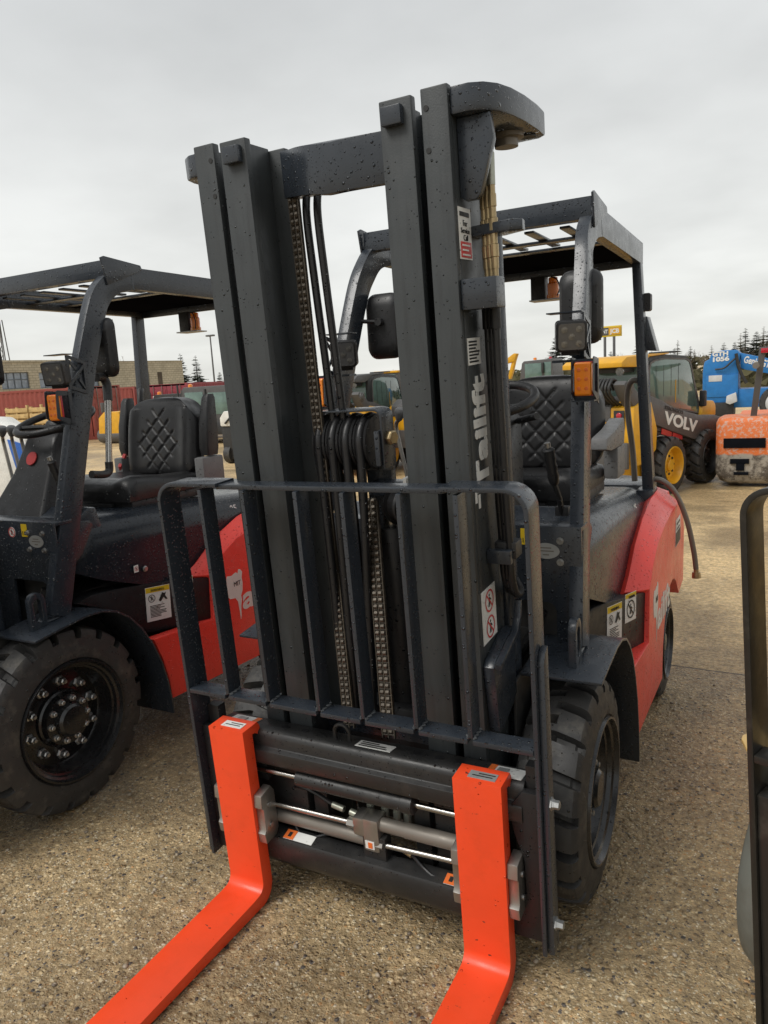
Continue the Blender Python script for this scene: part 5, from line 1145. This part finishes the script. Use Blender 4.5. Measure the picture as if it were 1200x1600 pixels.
MB().box(-6.22,-6.14,23.9,24.05,1.5,1.85).build('mirror', 'kblack', lo, bevel=.02)
for x in (-7.2, -5.2):
    mb = MB(); mb.lathe([(-.2,.4),(-.22,.6),(-.15,.68),(.15,.68),(.22,.6),(.2,.4)], (x,24.6,zb+.68), (1,0,0), 28); mb.build('wheel', 'rubber', lo, bevel=0)
OFF = Vector((-11.2, 33, gz(0, 33))); zb = OFF.z
ex = thing('excavator', 'yellow excavator with a raised boom far behind the mast', 'excavator', OFF)
MB().prism([(-13.2,.9),(-12.6,1.75),(-11.6,2.0),(-10.2,2.20),(-9.85,2.42),(-9.72,2.40),(-9.85,2.05),(-10.2,1.98),(-11.5,1.72),(-12.4,1.35),(-12.9,.9)], 'y', 32.2, 32.6).build('boom', 'kyellow', ex, bevel=.03)
MB().prism([(-9.90,2.38),(-9.74,2.40),(-9.95,1.60),(-10.08,1.25),(-10.2,1.30),(-10.02,1.9)], 'y', 32.25, 32.55).build('dipper_arm', 'kyellow', ex, bevel=.03)
MB().cyl((-11.4,32.15,1.95), (-10.2,32.15,2.28), .06, 10).build('boom_cylinder', 'chrome', ex)
MB().box(-14.2,-11.8,32,34.5,zb+.9,zb+1.9).build('house', 'kyellow', ex, bevel=.08); MB().box(-13.9,-12.9,31.9,33.2,zb+1.9,zb+2.8).build('cab', 'kblack', ex, bevel=.08)
for y in (32.0, 34.0): MB().prism(rrect(-14.4,-11.2,zb+.02,zb+.8,.38,5), 'y', y-.28, y+.28).build('track', 'rubber', ex, bevel=.02)
OFF = Vector((-17.5, 34.5, gz(0, 34))); zb = OFF.z
tr = thing('tractor', 'distant tractor with a yellow cab roof, seen between the mast rails', 'tractor', OFF)
MB().box(-18.25,-16.75,34,35.6,1.90,2.02).build('roof', 'kyellow', tr, bevel=.05)
cb = MB().box(-18.12,-16.85,34.1,35.5,zb+1.3,1.8995).build('cab', 'kgrey', tr, bevel=.02)
MB().box(-18.0,-17.5,34.085,34.099,1.05,1.85).build('windscreen', 'green_glass', cb); MB().box(-17.42,-16.95,34.085,34.099,1.05,1.85).build('windscreen', 'green_glass', cb)
MB().box(-18.2,-16.8,34.0,37.5,zb+.6,zb+1.3).build('body', 'kyellow', tr, bevel=.05)
for x in (-18.4,-16.6):
    mb = MB(); mb.lathe([(-.2,.5),(-.2,.75),(.2,.75),(.2,.5)], (x,35,zb+.75), (1,0,0), 24); mb.build('wheel', 'rubber', tr, bevel=0)
# cab machines standing behind the left seat
for (x, y, wd, zt, col, lab, amber) in ((-21.7, 22.5, 2.6, 1.52, 'kblack', 'low black cab machine with an amber beacon, behind the left seat back', -1.05),
                                        (-18.3, 20.6, 2.7, 1.74, 'kgrey', 'taller grey cab machine with a pale window, behind the left armrest', -.95)):
    OFF = Vector((x, y+.8, gz(x, y))); zb = OFF.z
    mm = thing('compact_loader', lab, 'loader', OFF)
    c = MB().prism([(x-wd/2,zb+.7),(x-wd/2+.15,zt-.12),(x-wd/2+.3,zt),(x+wd/2-.2,zt),(x+wd/2,zt-.1),(x+wd/2,zb+.7)], 'y', y, y+1.6).build('cab', col, mm, bevel=.04)
    MB().box(x-wd/2+.35,x-.1,y-.015,y-.001,zb+1.2,zt-.2).build('windscreen', 'green_glass', c, bevel=.01); MB().box(x+.15,x+wd/2-.25,y-.015,y-.001,zb+1.1,zt-.25).build('side_window', 'green_glass', c, bevel=.01)
    MB().box(x+.0,x+.07,y-.05,y-.002,zb+.8,zt-.1).build('cab_pillar', 'kblack', c)
    MB().box(x-wd/2-.1,x+wd/2+.1,y-.3,y+2.2,zb+.35,zb+.75).build('body', 'kblack', mm, bevel=.04)
    mb = MB(); mb.lathe([(0,.09),(.10,.085),(.13,0)], (x+amber,y+.3,zt), (0,0,1), 14); mb.build('beacon', 'lens', mm, bevel=0)
    MB().cyl((x-wd/2+.1,y-.1,zb+.7), (x-wd/2+.1,y-.1,zt+.1), .04, 8).build('exhaust_pipe', 'kblack', mm)
    for sx in (-1, 1):
        mb = MB(); mb.lathe([(-.18,.25),(-.18,.42),(-.12,.47),(.12,.47),(.18,.42),(.18,.25)], (x+sx*wd*.45,y+.1,zb+.47), (1,0,0), 24); mb.build('wheel', 'rubber', mm, bevel=0)
# white machine end seen beside the mast
OFF = Vector((-11.9, 14.4, gz(0, 14.4))); zb = OFF.z
wm = thing('white_machine', 'white bonnet of a small machine beside the left mast rail', 'machine', OFF)
MB().prism([(-12.15,.62),(-12.15,.85),(-12.0,1.02),(-11.4,1.02),(-11.2,.8),(-11.2,.62)], 'y', 14.0, 15.2).build('bonnet', 'offwhite', wm, bevel=.05)
MB().box(-12.15,-11.2,14.05,15.2,zb+.12,.615).build('chassis', 'kblack', wm, bevel=.03)
MB().cyl((-11.95,13.97,.70), (-11.65,13.97,.95), .025, 8).build('grab_handle', 'kblack', wm)
for x in (-12.0,-11.4):
    mb = MB(); mb.lathe([(-.1,.15),(-.1,.25),(.1,.25),(.1,.15)], (x,14.2,zb+.25), (1,0,0), 20); mb.build('wheel', 'rubber', wm, bevel=0)
# yellow implement on the yard
OFF = Vector((-24.2, 21.6, gz(0, 21))); zb = OFF.z
ym = thing('sweeper_attachment', 'small yellow attachment standing on the yard, left of the left seat', 'attachment', OFF)
MB().prism([(-24.95,zb+.30),(-24.85,zb+1.10),(-24.5,zb+1.35),(-23.6,zb+1.35),(-23.5,zb+.30)], 'y', 21.2, 22.2).build('shell', 'kyellow', ym, bevel=.05)
mb = MB(); mb.cyl((-25.05,21.5,zb+.33), (-23.4,21.5,zb+.33), .32, 18); mb.build('brush_roll', 'kgrey', ym, bevel=.02)
MB().cyl((-24.6,21.3,zb+1.34), (-24.6,21.3,zb+1.75), .10, 12).build('motor', 'kgrey', ym, bevel=.01)
# timber crate stack in front of the container
OFF = Vector((-30.4, 22.4, gz(0, 22))); zb = OFF.z
for i in range(2):
    cr = thing('timber_crate', ('pale slatted timber crate, left one' if i == 0 else 'pale slatted timber crate, right one')+' of the pair before the long red container', 'crate', (-31.2+i*1.75, 22.4, zb), 'timber crates'); OFF = Vector((-31.2+i*1.75, 22.4, zb)); x0 = OFF.x-.8
    for xx in (x0, x0+.72, x0+1.48): MB().box(xx, xx+.10, 22.0, 22.1, zb, zb+1.75+.08*((i+int(xx*7)) % 2)).build('corner_post', 'wood', cr)
    for j in range(6): MB().box(x0-.02, x0+1.6, 21.97, 21.999, zb+.10+j*.28, zb+.30+j*.28).build('slat', 'wood', cr)
    MB().box(x0+.1,x0+1.5,22.11,23.0,zb+.05,zb+1.6).build('crate_core', 'wood', cr)

# ---- shipping containers
def container(name, label, col, L_, loc, rz, h=2.59, wdt=2.44, door=True, marks=None):
    global OFF
    OFF = Vector((0,0,0)); r = thing(name, label, 'container', loc, 'red shipping containers', R(rz))
    n = int(L_/.28)
    for s in (-1, 1):                                   # corrugated long sides, seen in the mesh itself
        path = []
        for i in range(n):
            x = -L_+.12+i*(L_-.24)/n; d_ = (L_-.24)/n
            path += [(x, 0), (x+d_*.25, 0), (x+d_*.5, .036), (x+d_*.75, .036)]
        y = 0 if s < 0 else wdt
        pts = [(p[0], y+(p[1] if s < 0 else -p[1])) for p in path]+[(p[0], y+((p[1]+.04) if s < 0 else -(p[1]+.04))) for p in path[::-1]]
        MB().prism(pts, 'z', .16, h-.13).build('corrugated_side', col, r, bevel=0)
        MB().box(-L_,0,*sorted((y, y+(.06 if s < 0 else -.06))),h-.13,h).build('top_rail', col, r); MB().box(-L_,0,*sorted((y, y+(.06 if s < 0 else -.06))),0,.16).build('bottom_rail', col, r)
    MB().box(-L_+.05,-.05,.05,wdt-.05,h-.05,h-.02).build('roof', col, r); MB().box(-L_+.05,-.05,.05,wdt-.05,.02,.14).build('floor', col, r)
    MB().box(-L_,-L_+.05,.06,wdt-.06,.05,h-.03).build('end_wall', col, r)
    for x in (-L_+.05, -.05):
        for y in (.06, wdt-.06): MB().box(x-.06,x+.06,y-.065,y+.065,.001,h+.004).build('corner_post', col, r)
    for k in range(2):
        y0_, y1_ = (.13, wdt/2-.01) if k == 0 else (wdt/2+.01, wdt-.13)
        dr = MB().box(-.06,-.01,y0_,y1_,.16,h-.13).build('door', col, r, bevel=.01)
        for q in range(4): MB().box(-.0099,.012,y0_+.08,y1_-.08,.35+q*.55,.35+q*.55+.28).build('door_panel', col, dr, bevel=.008)
        for q in (.28, .75):
            y_ = y0_+(y1_-y0_)*q; MB().cyl((.03,y_,.10), (.03,y_,h-.08), .018, 8).build('locking_bar', 'tube', dr); MB().box(.013,.05,y_-.12,y_+.04,1.05,1.11).build('bar_handle', 'tube', dr)
    return r
c1 = container('shipping_container', 'long rust red container with small white marks at its right end, left edge', 'contred', 12.2, (-28.3, 24.0, gz(0, 24)-.02), 14)
OFF = Vector((0,0,0))
for (t, x, z, sz) in (('EU 6502', -1.9, 2.05, .22), ('45', -1.3, 1.70, .20), ('G1', -1.2, 1.35, .18)): lettering(t, sz, (x,-.004,z), (1,0,0), (0,0,1), 'white', c1, th=.006)
c2 = container('shipping_container', 'maroon container showing its end doors with a white logo square and an X', 'maroon', 6.06, (-30.5, 29.8, gz(0, 29)-.02), -72)
OFF = Vector((0,0,0))
MB().box(.0125,.016,.35,.95,1.35,1.95).build('logo_square', 'offwhite', c2, bevel=0)
MB().prism([(.42,1.50),(.50,1.72),(.66,1.80),(.72,1.74),(.88,1.78),(.80,1.62),(.70,1.55),(.62,1.48)], 'x', .0165, .019).build('logo_bird', 'ink', c2, bevel=0)
lettering('X', .62, (.014,1.10,1.38), (0,1,0), (0,0,1), 'white', c2, th=.006, fat=.01)
c3 = container('shipping_container', 'bright red container behind the left seat, farthest of the containers', 'contred2', 12.2, (-35.6, 40.2, gz(0, 40)-.02), 4)
c4 = container('shipping_container', 'rust red container between the two others, behind the left front pillar', 'contred', 6.06, (-33.2, 31.5, gz(0, 31)-.02), 8)
cg_ = container('shipping_container', 'grey container beyond the machines, right of the bright red one', 'kgrey', 6.06, (-29.4, 40.6, gz(0, 40)-.02), 4); cg_['group'] = 'grey container'

# ---- office building
OFF = Vector((-66, 56, gz(0, 56)-.02)); zb = OFF.z
bd = thing('office_building', 'flat roofed tan block building with wide windows, behind the containers', 'building', OFF)
x0 = -63.0
wins = [(38.2,42.3,2.70,4.28),(44.2,47.2,2.72,4.26),(48.3,51.4,2.66,4.20),(52.6,55.6,2.62,4.15),(61.1,62.9,2.50,3.97)]
ys_ = sorted([36]+[q for w_ in wins for q in w_[:2]]+[68.5])
wl_ = MB()
wl_.box(x0-14,x0-.32,36,68.5,zb,5.05)
wl_.build('building_core', 'block', bd, bevel=0)
b = MB()
for i in range(len(ys_)-1):
    a, c = ys_[i], ys_[i+1]
    wmatch = [w_ for w_ in wins if abs(w_[0]-a) < .01]
    if wmatch: MB().box(x0-.32,x0,a,c,zb,wmatch[0][2]).build('wall', 'block', bd, bevel=0); MB().box(x0-.32,x0,a,c,wmatch[0][3],5.15).build('wall', 'block', bd, bevel=0)
    else: MB().box(x0-.32,x0,a,c,zb,5.15).build('wall', 'block', bd, bevel=0)
MB().box(x0-14.1,x0+.08,35.9,57.5,5.15,5.38).build('parapet', 'block', bd, bevel=0); MB().box(x0-14.1,x0+.06,57.5,68.6,5.15,5.22).build('parapet', 'block', bd, bevel=0)
for (a, c, z0, z1) in wins:
    wf = MB().box(x0-.30,x0-.22,a,c,z0,z1).build('window', 'pane', bd, bevel=0)
    mb = MB(); nn = max(2, round((c-a)/.78))
    for i in range(nn+1): y = a+(c-a)*i/nn; mb.box(x0-.22,x0-.16,max(a,y-.04),min(c,y+.04),z0,z1)
    for z in (z0+.03, (z0+z1)/2+.1, z1-.03): mb.box(x0-.2195,x0-.165,a,c,z-.035,z+.035)
    mb.build('window_frame', 'trim', wf, bevel=0)
    MB().box(x0-.31,x0+.04,a-.05,c+.05,z0-.12,z0-.001).build('sill', 'block', wf, bevel=0)
MB().box(x0-.02,x0+.03,64.2,64.9,zb,3.92).build('door', 'bark', bd, bevel=0)

# ---- lamp post, mast, sign
OFF = Vector((-51.1, 60, gz(0, 60))); zb = OFF.z
lp = thing('street_lamp', 'tall thin yard light on a pole, left of the mast', 'lamp post', OFF)
MB().tube([(-51.1,60,zb),(-51.1,60,6.95)], .11, 10, r2=.07).build('pole', 'pole', lp)
MB().box(-51.55,-50.6,59.8,60.2,6.95,7.12).build('lamp_head', 'pole', lp, bevel=.05)
OFF = Vector((-166.5, 120, gz(0, 120))); zb = OFF.z
tw = thing('lattice_tower', 'grey lattice telecom tower at the far left edge', 'tower', OFF)
for (dx, dy) in ((-1,-1),(1,-1),(1,1),(-1,1)): MB().tube([(-166.5+dx*1.2,120+dy*1.2,zb),(-166.5+dx*.45,120+dy*.45,21.0)], .14, 6).build('tower_leg', 'pole', tw, bevel=0)
for i in range(9):
    z = zb+2.2*i+.5; k = 1.2-.75*i/9
    MB().tube([(-166.5-k,120-k,z),(-166.5+k,120-k,z+1.9)], .08, 5).build('tower_brace', 'pole', tw, bevel=0); MB().tube([(-166.5+k,120-k,z),(-166.5-k,120-k,z+1.9)], .08, 5).build('tower_brace', 'pole', tw, bevel=0)
for i, (dx, z) in enumerate(((-1.0,19.2),(1.0,19.0),(-.9,17.0),(.9,16.6),(-1.1,14.6))): MB().box(-166.5+dx-.25,-166.5+dx+.25,118.6,118.9,z-.9,z+.9).build('antenna', 'gwhite', tw, bevel=0)
OFF = Vector((-11.3, 62, gz(0, 62))); zb = OFF.z
sg = thing('dealer_sign', 'yellow roadside sign board with JCB in white on two posts', 'sign', OFF)
bd_ = MB().box(-12.45,-10.42,62,62.25,3.90,4.75).build('sign_board', 'yellow', sg, bevel=.01)
MB().box(-12.42,-10.45,61.985,61.999,4.02,4.63).build('sign_panel', 'kgrey', bd_, bevel=0)
MB().box(-11.42,-10.47,61.975,61.984,4.04,4.61).build('sign_logo_panel', 'kyellow', bd_, bevel=0)
lettering('JCB', .46, (-11.28,61.974,4.18), (1,0,0), (0,0,1), 'white', bd_, width=.74, fat=.02, th=.01)
lettering('MONT', .42, (-12.40,61.984,4.18), (1,0,0), (0,0,1), 'white', bd_, width=.90, fat=.01, th=.01)
for x in (-11.75,-11.02): MB().cyl((x,62.12,zb), (x,62.12,3.899), .11, 12).build('post', 'pole', sg)

# ---- trees
def fir_meshes(seed, h, rad, sparse=1.0, tiers=30):
    rnd = random.Random(seed); tk = MB(); tk.tube([(0,0,0),(0,0,h*.5),(0,0,h*.97)], [h*.018+.03,h*.011+.015,.008], 7)
    cr = MB(); V_ = []; F_ = []
    for i in range(tiers):
        t = (i+rnd.random()*.8)/tiers; z = h*(.10+.89*t); rr = rad*(1-t)**.85*(.75+.5*rnd.random())+.05*rad
        nb = max(4, int((16-9*t)*sparse))
        for k in range(nb):
            a = rnd.uniform(0, 2*math.pi); ln = rr*rnd.uniform(.6, 1.15); dr = rnd.uniform(-.30, .05)
            d_ = Vector((math.cos(a), math.sin(a), dr)); sd = Vector((-math.sin(a), math.cos(a), 0)); p0_ = Vector((0,0,z))
            tk.tube([p0_, p0_+d_*ln*.9+Vector((0,0,.10*ln))], .012*h/6, 3, False)
            n = max(4, int(ln/ (rad*.10)))
            for q in range(n):
                s_ = (q+.6)/n; c = p0_+d_*ln*s_+Vector((0,0,.12*ln*s_*s_)); wdt = ln*.36*(1-s_*.72)+.05
                for sg_ in (-1, 1):
                    tip = c+sd*(sg_*wdt*rnd.uniform(.7,1.4))+d_*wdt*rnd.uniform(.3,.9)+Vector((0,0,rnd.uniform(-.35,.10)*wdt))
                    m_ = c+d_*(ln/n*1.1)+Vector((0,0,rnd.uniform(-.15,.1)*wdt)); lo_ = c+Vector((0,0,-wdt*rnd.uniform(.1,.4)))
                    b0 = len(V_); V_ += [c, m_, tip, lo_]; F_ += [(b0,b0+1,b0+2),(b0,b0+2,b0+3)]
    cr.add(V_, F_); return tk, cr
def plant_fir(kind, label, loc, src=None, sc=1, rz=0, group=None):
    global OFF
    if src is None: return None
    c = copy_tree(src); c.location = loc; c.scale = (sc*random.uniform(.85,1.1), sc*random.uniform(.85,1.1), sc); c.rotation_euler.z = rz; c['label'] = label
    if group: c['group'] = group
    return c
OFF = Vector((0,0,0)); protos = []
for i, (h, rad, sp, tiers, mt) in enumerate(((7.0,1.9,1.0,34,'fir'),(7.0,1.5,.8,28,'fir'),(7.0,1.2,.55,26,'fir2'))):
    r = thing('fir_tree', 'dark fir tree', 'tree', (0,0,0)); tk, cr = fir_meshes(20+i, h, rad, sp, tiers)
    tk.build('trunk', 'bark', r, bevel=0); cr.build('crown', mt, r, bevel=0, smooth=False); protos.append(r)
def bare_tree(seed, h):
    rnd = random.Random(seed); mb = MB()
    def grow(p, d_, ln, rad, lev):
        q = p+d_*ln; mb.tube([p, (p+q)/2+Vector((rnd.uniform(-.04,.04),rnd.uniform(-.04,.04),0))*ln, q], [rad,rad*.85,rad*.65], 5 if lev < 2 else 3, False)
        if lev >= 5: return
        for k in range(3 if lev < 3 else 2):
            nd = (d_+Vector((rnd.uniform(-.75,.75),rnd.uniform(-.75,.75),rnd.uniform(-.05,.5)))).normalized(); grow(p+d_*ln*rnd.uniform(.55,1), nd, ln*rnd.uniform(.55,.8), rad*.58, lev+1)
    grow(Vector((0,0,0)), Vector((0,0,1)), h*.30, h*.017, 0); return mb
bares = []
for i in range(2):
    r = thing('bare_tree', 'leafless tree', 'tree', (0,0,0)); mb = bare_tree(40+i, 6.0); mb.build('branches', 'twig', r, bevel=0, smooth=False); bares.append(r)
def put(src, x, y, top, label, group=None, first=False, hh=7.0):
    z0 = gz(x, y); sc = (top-z0)/hh
    c = src if first else copy_tree(src)
    c.location = (x, y, z0); c.scale = (sc*random.uniform(1.05,1.4), sc*random.uniform(1.05,1.4), sc); c.rotation_euler.z = random.uniform(0, 6.28); c['label'] = label
    if group: c['group'] = group
    return c
put(protos[0], -19.2, 75, 4.9, 'dark bushy fir behind the right mirror, tallest of that clump', first=True)
put(protos[1], -78.3, 85, 7.3, 'tall dark fir just right of the block building', first=True)
put(protos[1], -75.4, 85, 6.8, 'dark fir between the building and the yard light, right of a taller fir')
put(protos[0], -71.2, 85, 4.1, 'short fir right under the yard light pole')
put(protos[0], -17.4, 75, 3.9, 'fir half hidden by the right indicator lamp')
put(protos[1], -21.3, 75, 2.9, 'small thin fir left of the bushy fir clump')
put(bares[0], -91.5, 85, 13.6, 'bare poplar behind the left front pillar', first=True, hh=7.2)
put(bares[1], -42, 85, 5.2, 'bare tree between the mast rails above the tractor', first=True, hh=7.2)
G = 'treeline beyond the yard'
lab = 'fir or larch of the treeline beyond the yard'
put(protos[2], -10.4, 85, 3.0, lab, G, first=True)
rnd = random.Random(5); x = -15.5; i = 0
while x < 12:
    top = rnd.choice([2.7,3.1,3.5,3.9,3.2,4.4])+max(0, (x+8)*.10)
    put(protos[(0,2,1,2,2,1)[i % 6]], x, rnd.uniform(80, 96), top, lab, G)
    if i % 3 == 1: put(bares[i % 2], x+.5, rnd.uniform(78, 88), top+1.2, 'bare poplar of the treeline beyond the yard', 'bare poplars of the treeline', hh=7.2)
    if x > -4.5: put(protos[(1,0,2)[i % 3]], x+.6, rnd.uniform(98, 112), top+rnd.uniform(.6, 2.0), lab, G)
    x += rnd.uniform(.7, 1.3); i += 1
# far brush along the horizon, one mass
rnd = random.Random(9); V_ = []; F_ = []
for i in range(12500):
    near_ = i >= 9000
    x = rnd.uniform(-150, 70) if not near_ else rnd.uniform(-18, 26); y = (118+rnd.uniform(0, 14)+max(0, -x-60)*.2) if not near_ else rnd.uniform(56, 64)
    hh = 2.3+1.2*noise.noise(Vector((x*.12, 0, 0)))+.7*noise.noise(Vector((x*.6, 3, 0)))
    hh = hh*.75 if near_ else hh
    z = gz(x, y)+rnd.random()**.8*max(.5, hh); s_ = rnd.uniform(.25, .6); a = rnd.uniform(0, 3.14)
    d_ = Vector((math.cos(a), math.sin(a), rnd.uniform(-.4,.4)))*s_; u = Vector((rnd.uniform(-.3,.3), rnd.uniform(-.3,.3), 1))*s_*.7; p = Vector((x, y, z)); b0 = len(V_)
    V_ += [p-d_, p-u*.6, p+d_, p+u]; F_ += [(b0,b0+1,b0+2,b0+3)]
tag(MB().add(V_, F_).build('far_brush', 'fir2', bevel=0, smooth=False), 'far brush and saplings along the horizon', kind='stuff')

# ---- blue and white machine by the second truck's levers
OFF = Vector((-6.3, 3.6, gz(0, 3.6))); zb = OFF.z
bw = thing('access_lift', 'white machine cover with a blue panel, behind the hydraulic levers at the left edge', 'machine', OFF)
cv = MB().prism([(-6.9,zb+.25),(-6.9,1.50),(-6.1,1.46),(-5.66,1.24),(-5.56,.9),(-5.52,zb+.25)], 'y', 3.3, 3.55).build('cover', 'offwhite', bw, bevel=.05)
MB().prism([(-5.90,1.24),(-5.66,1.19),(-5.56,.80),(-5.72,.55)], 'y', 3.285, 3.299).build('blue_panel', 'bluedecal', cv, bevel=.002)
MB().box(-6.9,-5.55,3.31,3.55,zb+.08,zb+.25).build('chassis', 'kblack', bw, bevel=.03)
for x in (-6.7,-5.8):
    mb = MB(); mb.lathe([(-.1,.12),(-.1,.2),(.1,.2),(.1,.12)], (x,3.5,zb+.2), (1,0,0), 20); mb.build('wheel', 'rubber', bw, bevel=0)

# ---- third truck at the right edge: black load backrest, old tyre, pale yellow fender
DX = 1.592; OFF = Vector((DX-.563, 0, 0))
th = thing('forklift', 'worn yellow forklift with a black load backrest and smooth grey tyre, at the right edge', 'forklift', OFF)
def mast3(p): return (p[0]+DX+.012-.020*(p[2]-.1), p[1]-.085*(p[2]-.1)+.03, p[2])
def hoop3(s):
    if s < 0: return [(-BW,.06),(-BW,1.30)]+arc(-BW+.062,1.315,.062,180,90,8)+[(-.3,1.377),(-.3,1.364)]+arc(-BW+.062,1.315,.049,90,180,8)+[(-BW+.013,1.30),(-BW+.013,.06)]
    return [(.3,1.377)]+arc(BW-.062,1.315,.062,90,0,8)+[(BW,1.30),(BW,.06),(BW-.013,.06),(BW-.013,1.30)]+arc(BW-.062,1.315,.049,0,90,8)+[(.3,1.364)]
b3 = MB(mast3).prism(hoop3(-1), 'y', 0, .085).build('load_backrest', 'rack', th, bevel=.002); MB(mast3).prism(hoop3(1), 'y', 0, .075).build('backrest_hoop', 'rack', b3, bevel=.002)
MB(mast3).box(-.2995,.2995,.01,.06,1.362,1.376).build('backrest_top_bar', 'rack', b3)
for x in (-.40,-.24,-.08,.08,.24,.40): MB(mast3).box(x, x+.013, .004, .06, .80, 1.36).build('backrest_bar', 'rack', b3)
MB(mast3).box(-BW+.0135,BW-.0135,0,.055,.78,.798).build('backrest_rung', 'rack', b3)
MB(mast3).box(-BW+.0135,-BW+.05,.01,.07,.06,.70).build('backrest_foot', 'rack', b3)
cg3 = MB(mast3).box(-.53,.53,.078,.13,.46,.60).build('fork_carriage', 'rack', th); MB(mast3).box(-.53,.53,.078,.13,.10,.24).build('lower_bar', 'rack', cg3); MB(mast3).box(-.53,-.46,.131,.15,.1,.60).build('side_plate', 'rack', cg3)
for s in (-1, 1): MB(mast3).box(*sorted((s*.30, s*.38)), .16, .32, .12, 2.1).build('mast_rail', 'rack', th)
mb = MB(); mb.lathe([(-.115,.17),(-.113,.22),(-.108,.255),(-.095,.285),(-.06,.308),(0,.318),(.06,.308),(.095,.285),(.108,.255),(.113,.22),(.115,.17)], (DX-.540,.40,.318), (1,0,0), 64); mb.build('wheel', 'rub2', th, bevel=0)
mb = MB(); mb.lathe([(-.115,.17),(-.113,.22),(-.108,.255),(-.095,.285),(-.06,.308),(0,.318),(.06,.308),(.095,.285),(.108,.255),(.113,.22),(.115,.17)], (DX+.540,.40,.318), (1,0,0), 64); mb.build('wheel', 'rub2', th, bevel=0)
for s in (-1, 1): MB().prism([(DX+s*.635,.115),(DX+s*.640,.135),(DX+s*.630,.165),(DX+s*.30,.20),(DX+s*.30,.07),(DX+s*.61,.080)], 'z', .742, .752).build('fender_plate', 'paleyel', th)
MB().box(DX-.37,DX+.37,.5,2.2,.25,.85).build('chassis_frame', 'paleyel', th, bevel=.03); MB().box(DX-.5,DX+.5,1.0,2.4,.60,1.05).build('engine_hood', 'paleyel', th, bevel=.06)
for s in (-1, 1): MB().box(DX+s*.44-.03,DX+s*.44+.03,.70,.78,.77,2.0).build('guard_pillar', 'rack', th)
OFF = Vector((0,0,0))
th.rotation_euler.z = R(-20)

# loose grit lying on the slab near the camera
mp_, tt, bb_ = newmat('grit'); o_ = tt.nodes.new('ShaderNodeTexCoord').outputs['Object']
vv = tt.nodes.new('ShaderNodeTexVoronoi'); vv.inputs['Scale'].default_value = 40; tt.links.new(o_, vv.inputs['Vector'])
sc_ = tt.nodes.new('ShaderNodeSeparateColor'); tt.links.new(vv.outputs['Color'], sc_.inputs[0])
c_ = mixc(tt, sc_.outputs[0], (.13, .10, .07), (.44, .37, .27)); tt.links.new(c_, bb_.inputs['Base Color']); bb_.inputs['Roughness'].default_value = .5
rnd = random.Random(31); mb = MB(); ico = bmesh.new(); bmesh.ops.create_icosphere(ico, subdivisions=1, radius=1)
iv = [v.co.copy() for v in ico.verts]; jf = [tuple(v.index for v in q.verts) for q in ico.faces]; ico.free()
for i in range(2600):
    x = rnd.uniform(-2.6, 1.6); y = rnd.uniform(-1.1, 2.3)
    r_ = rnd.choice([.003,.004,.004,.005,.006,.008]); s3 = Vector((r_*rnd.uniform(.8,1.5), r_*rnd.uniform(.8,1.4), r_*rnd.uniform(.5,.8))); a = rnd.uniform(0, 6.28); rm = Matrix.Rotation(a, 3, 'Z')
    p = Vector((x, y, gz(x, y)+s3.z*.35)); mb.add([p+rm @ Vector((q.x*s3.x*rnd.uniform(.85,1.15), q.y*s3.y, q.z*s3.z)) for q in iv], jf)
tag(mb.build('loose_grit', mp_, bevel=0, angle=80), 'loose grit lying on the concrete', kind='stuff')
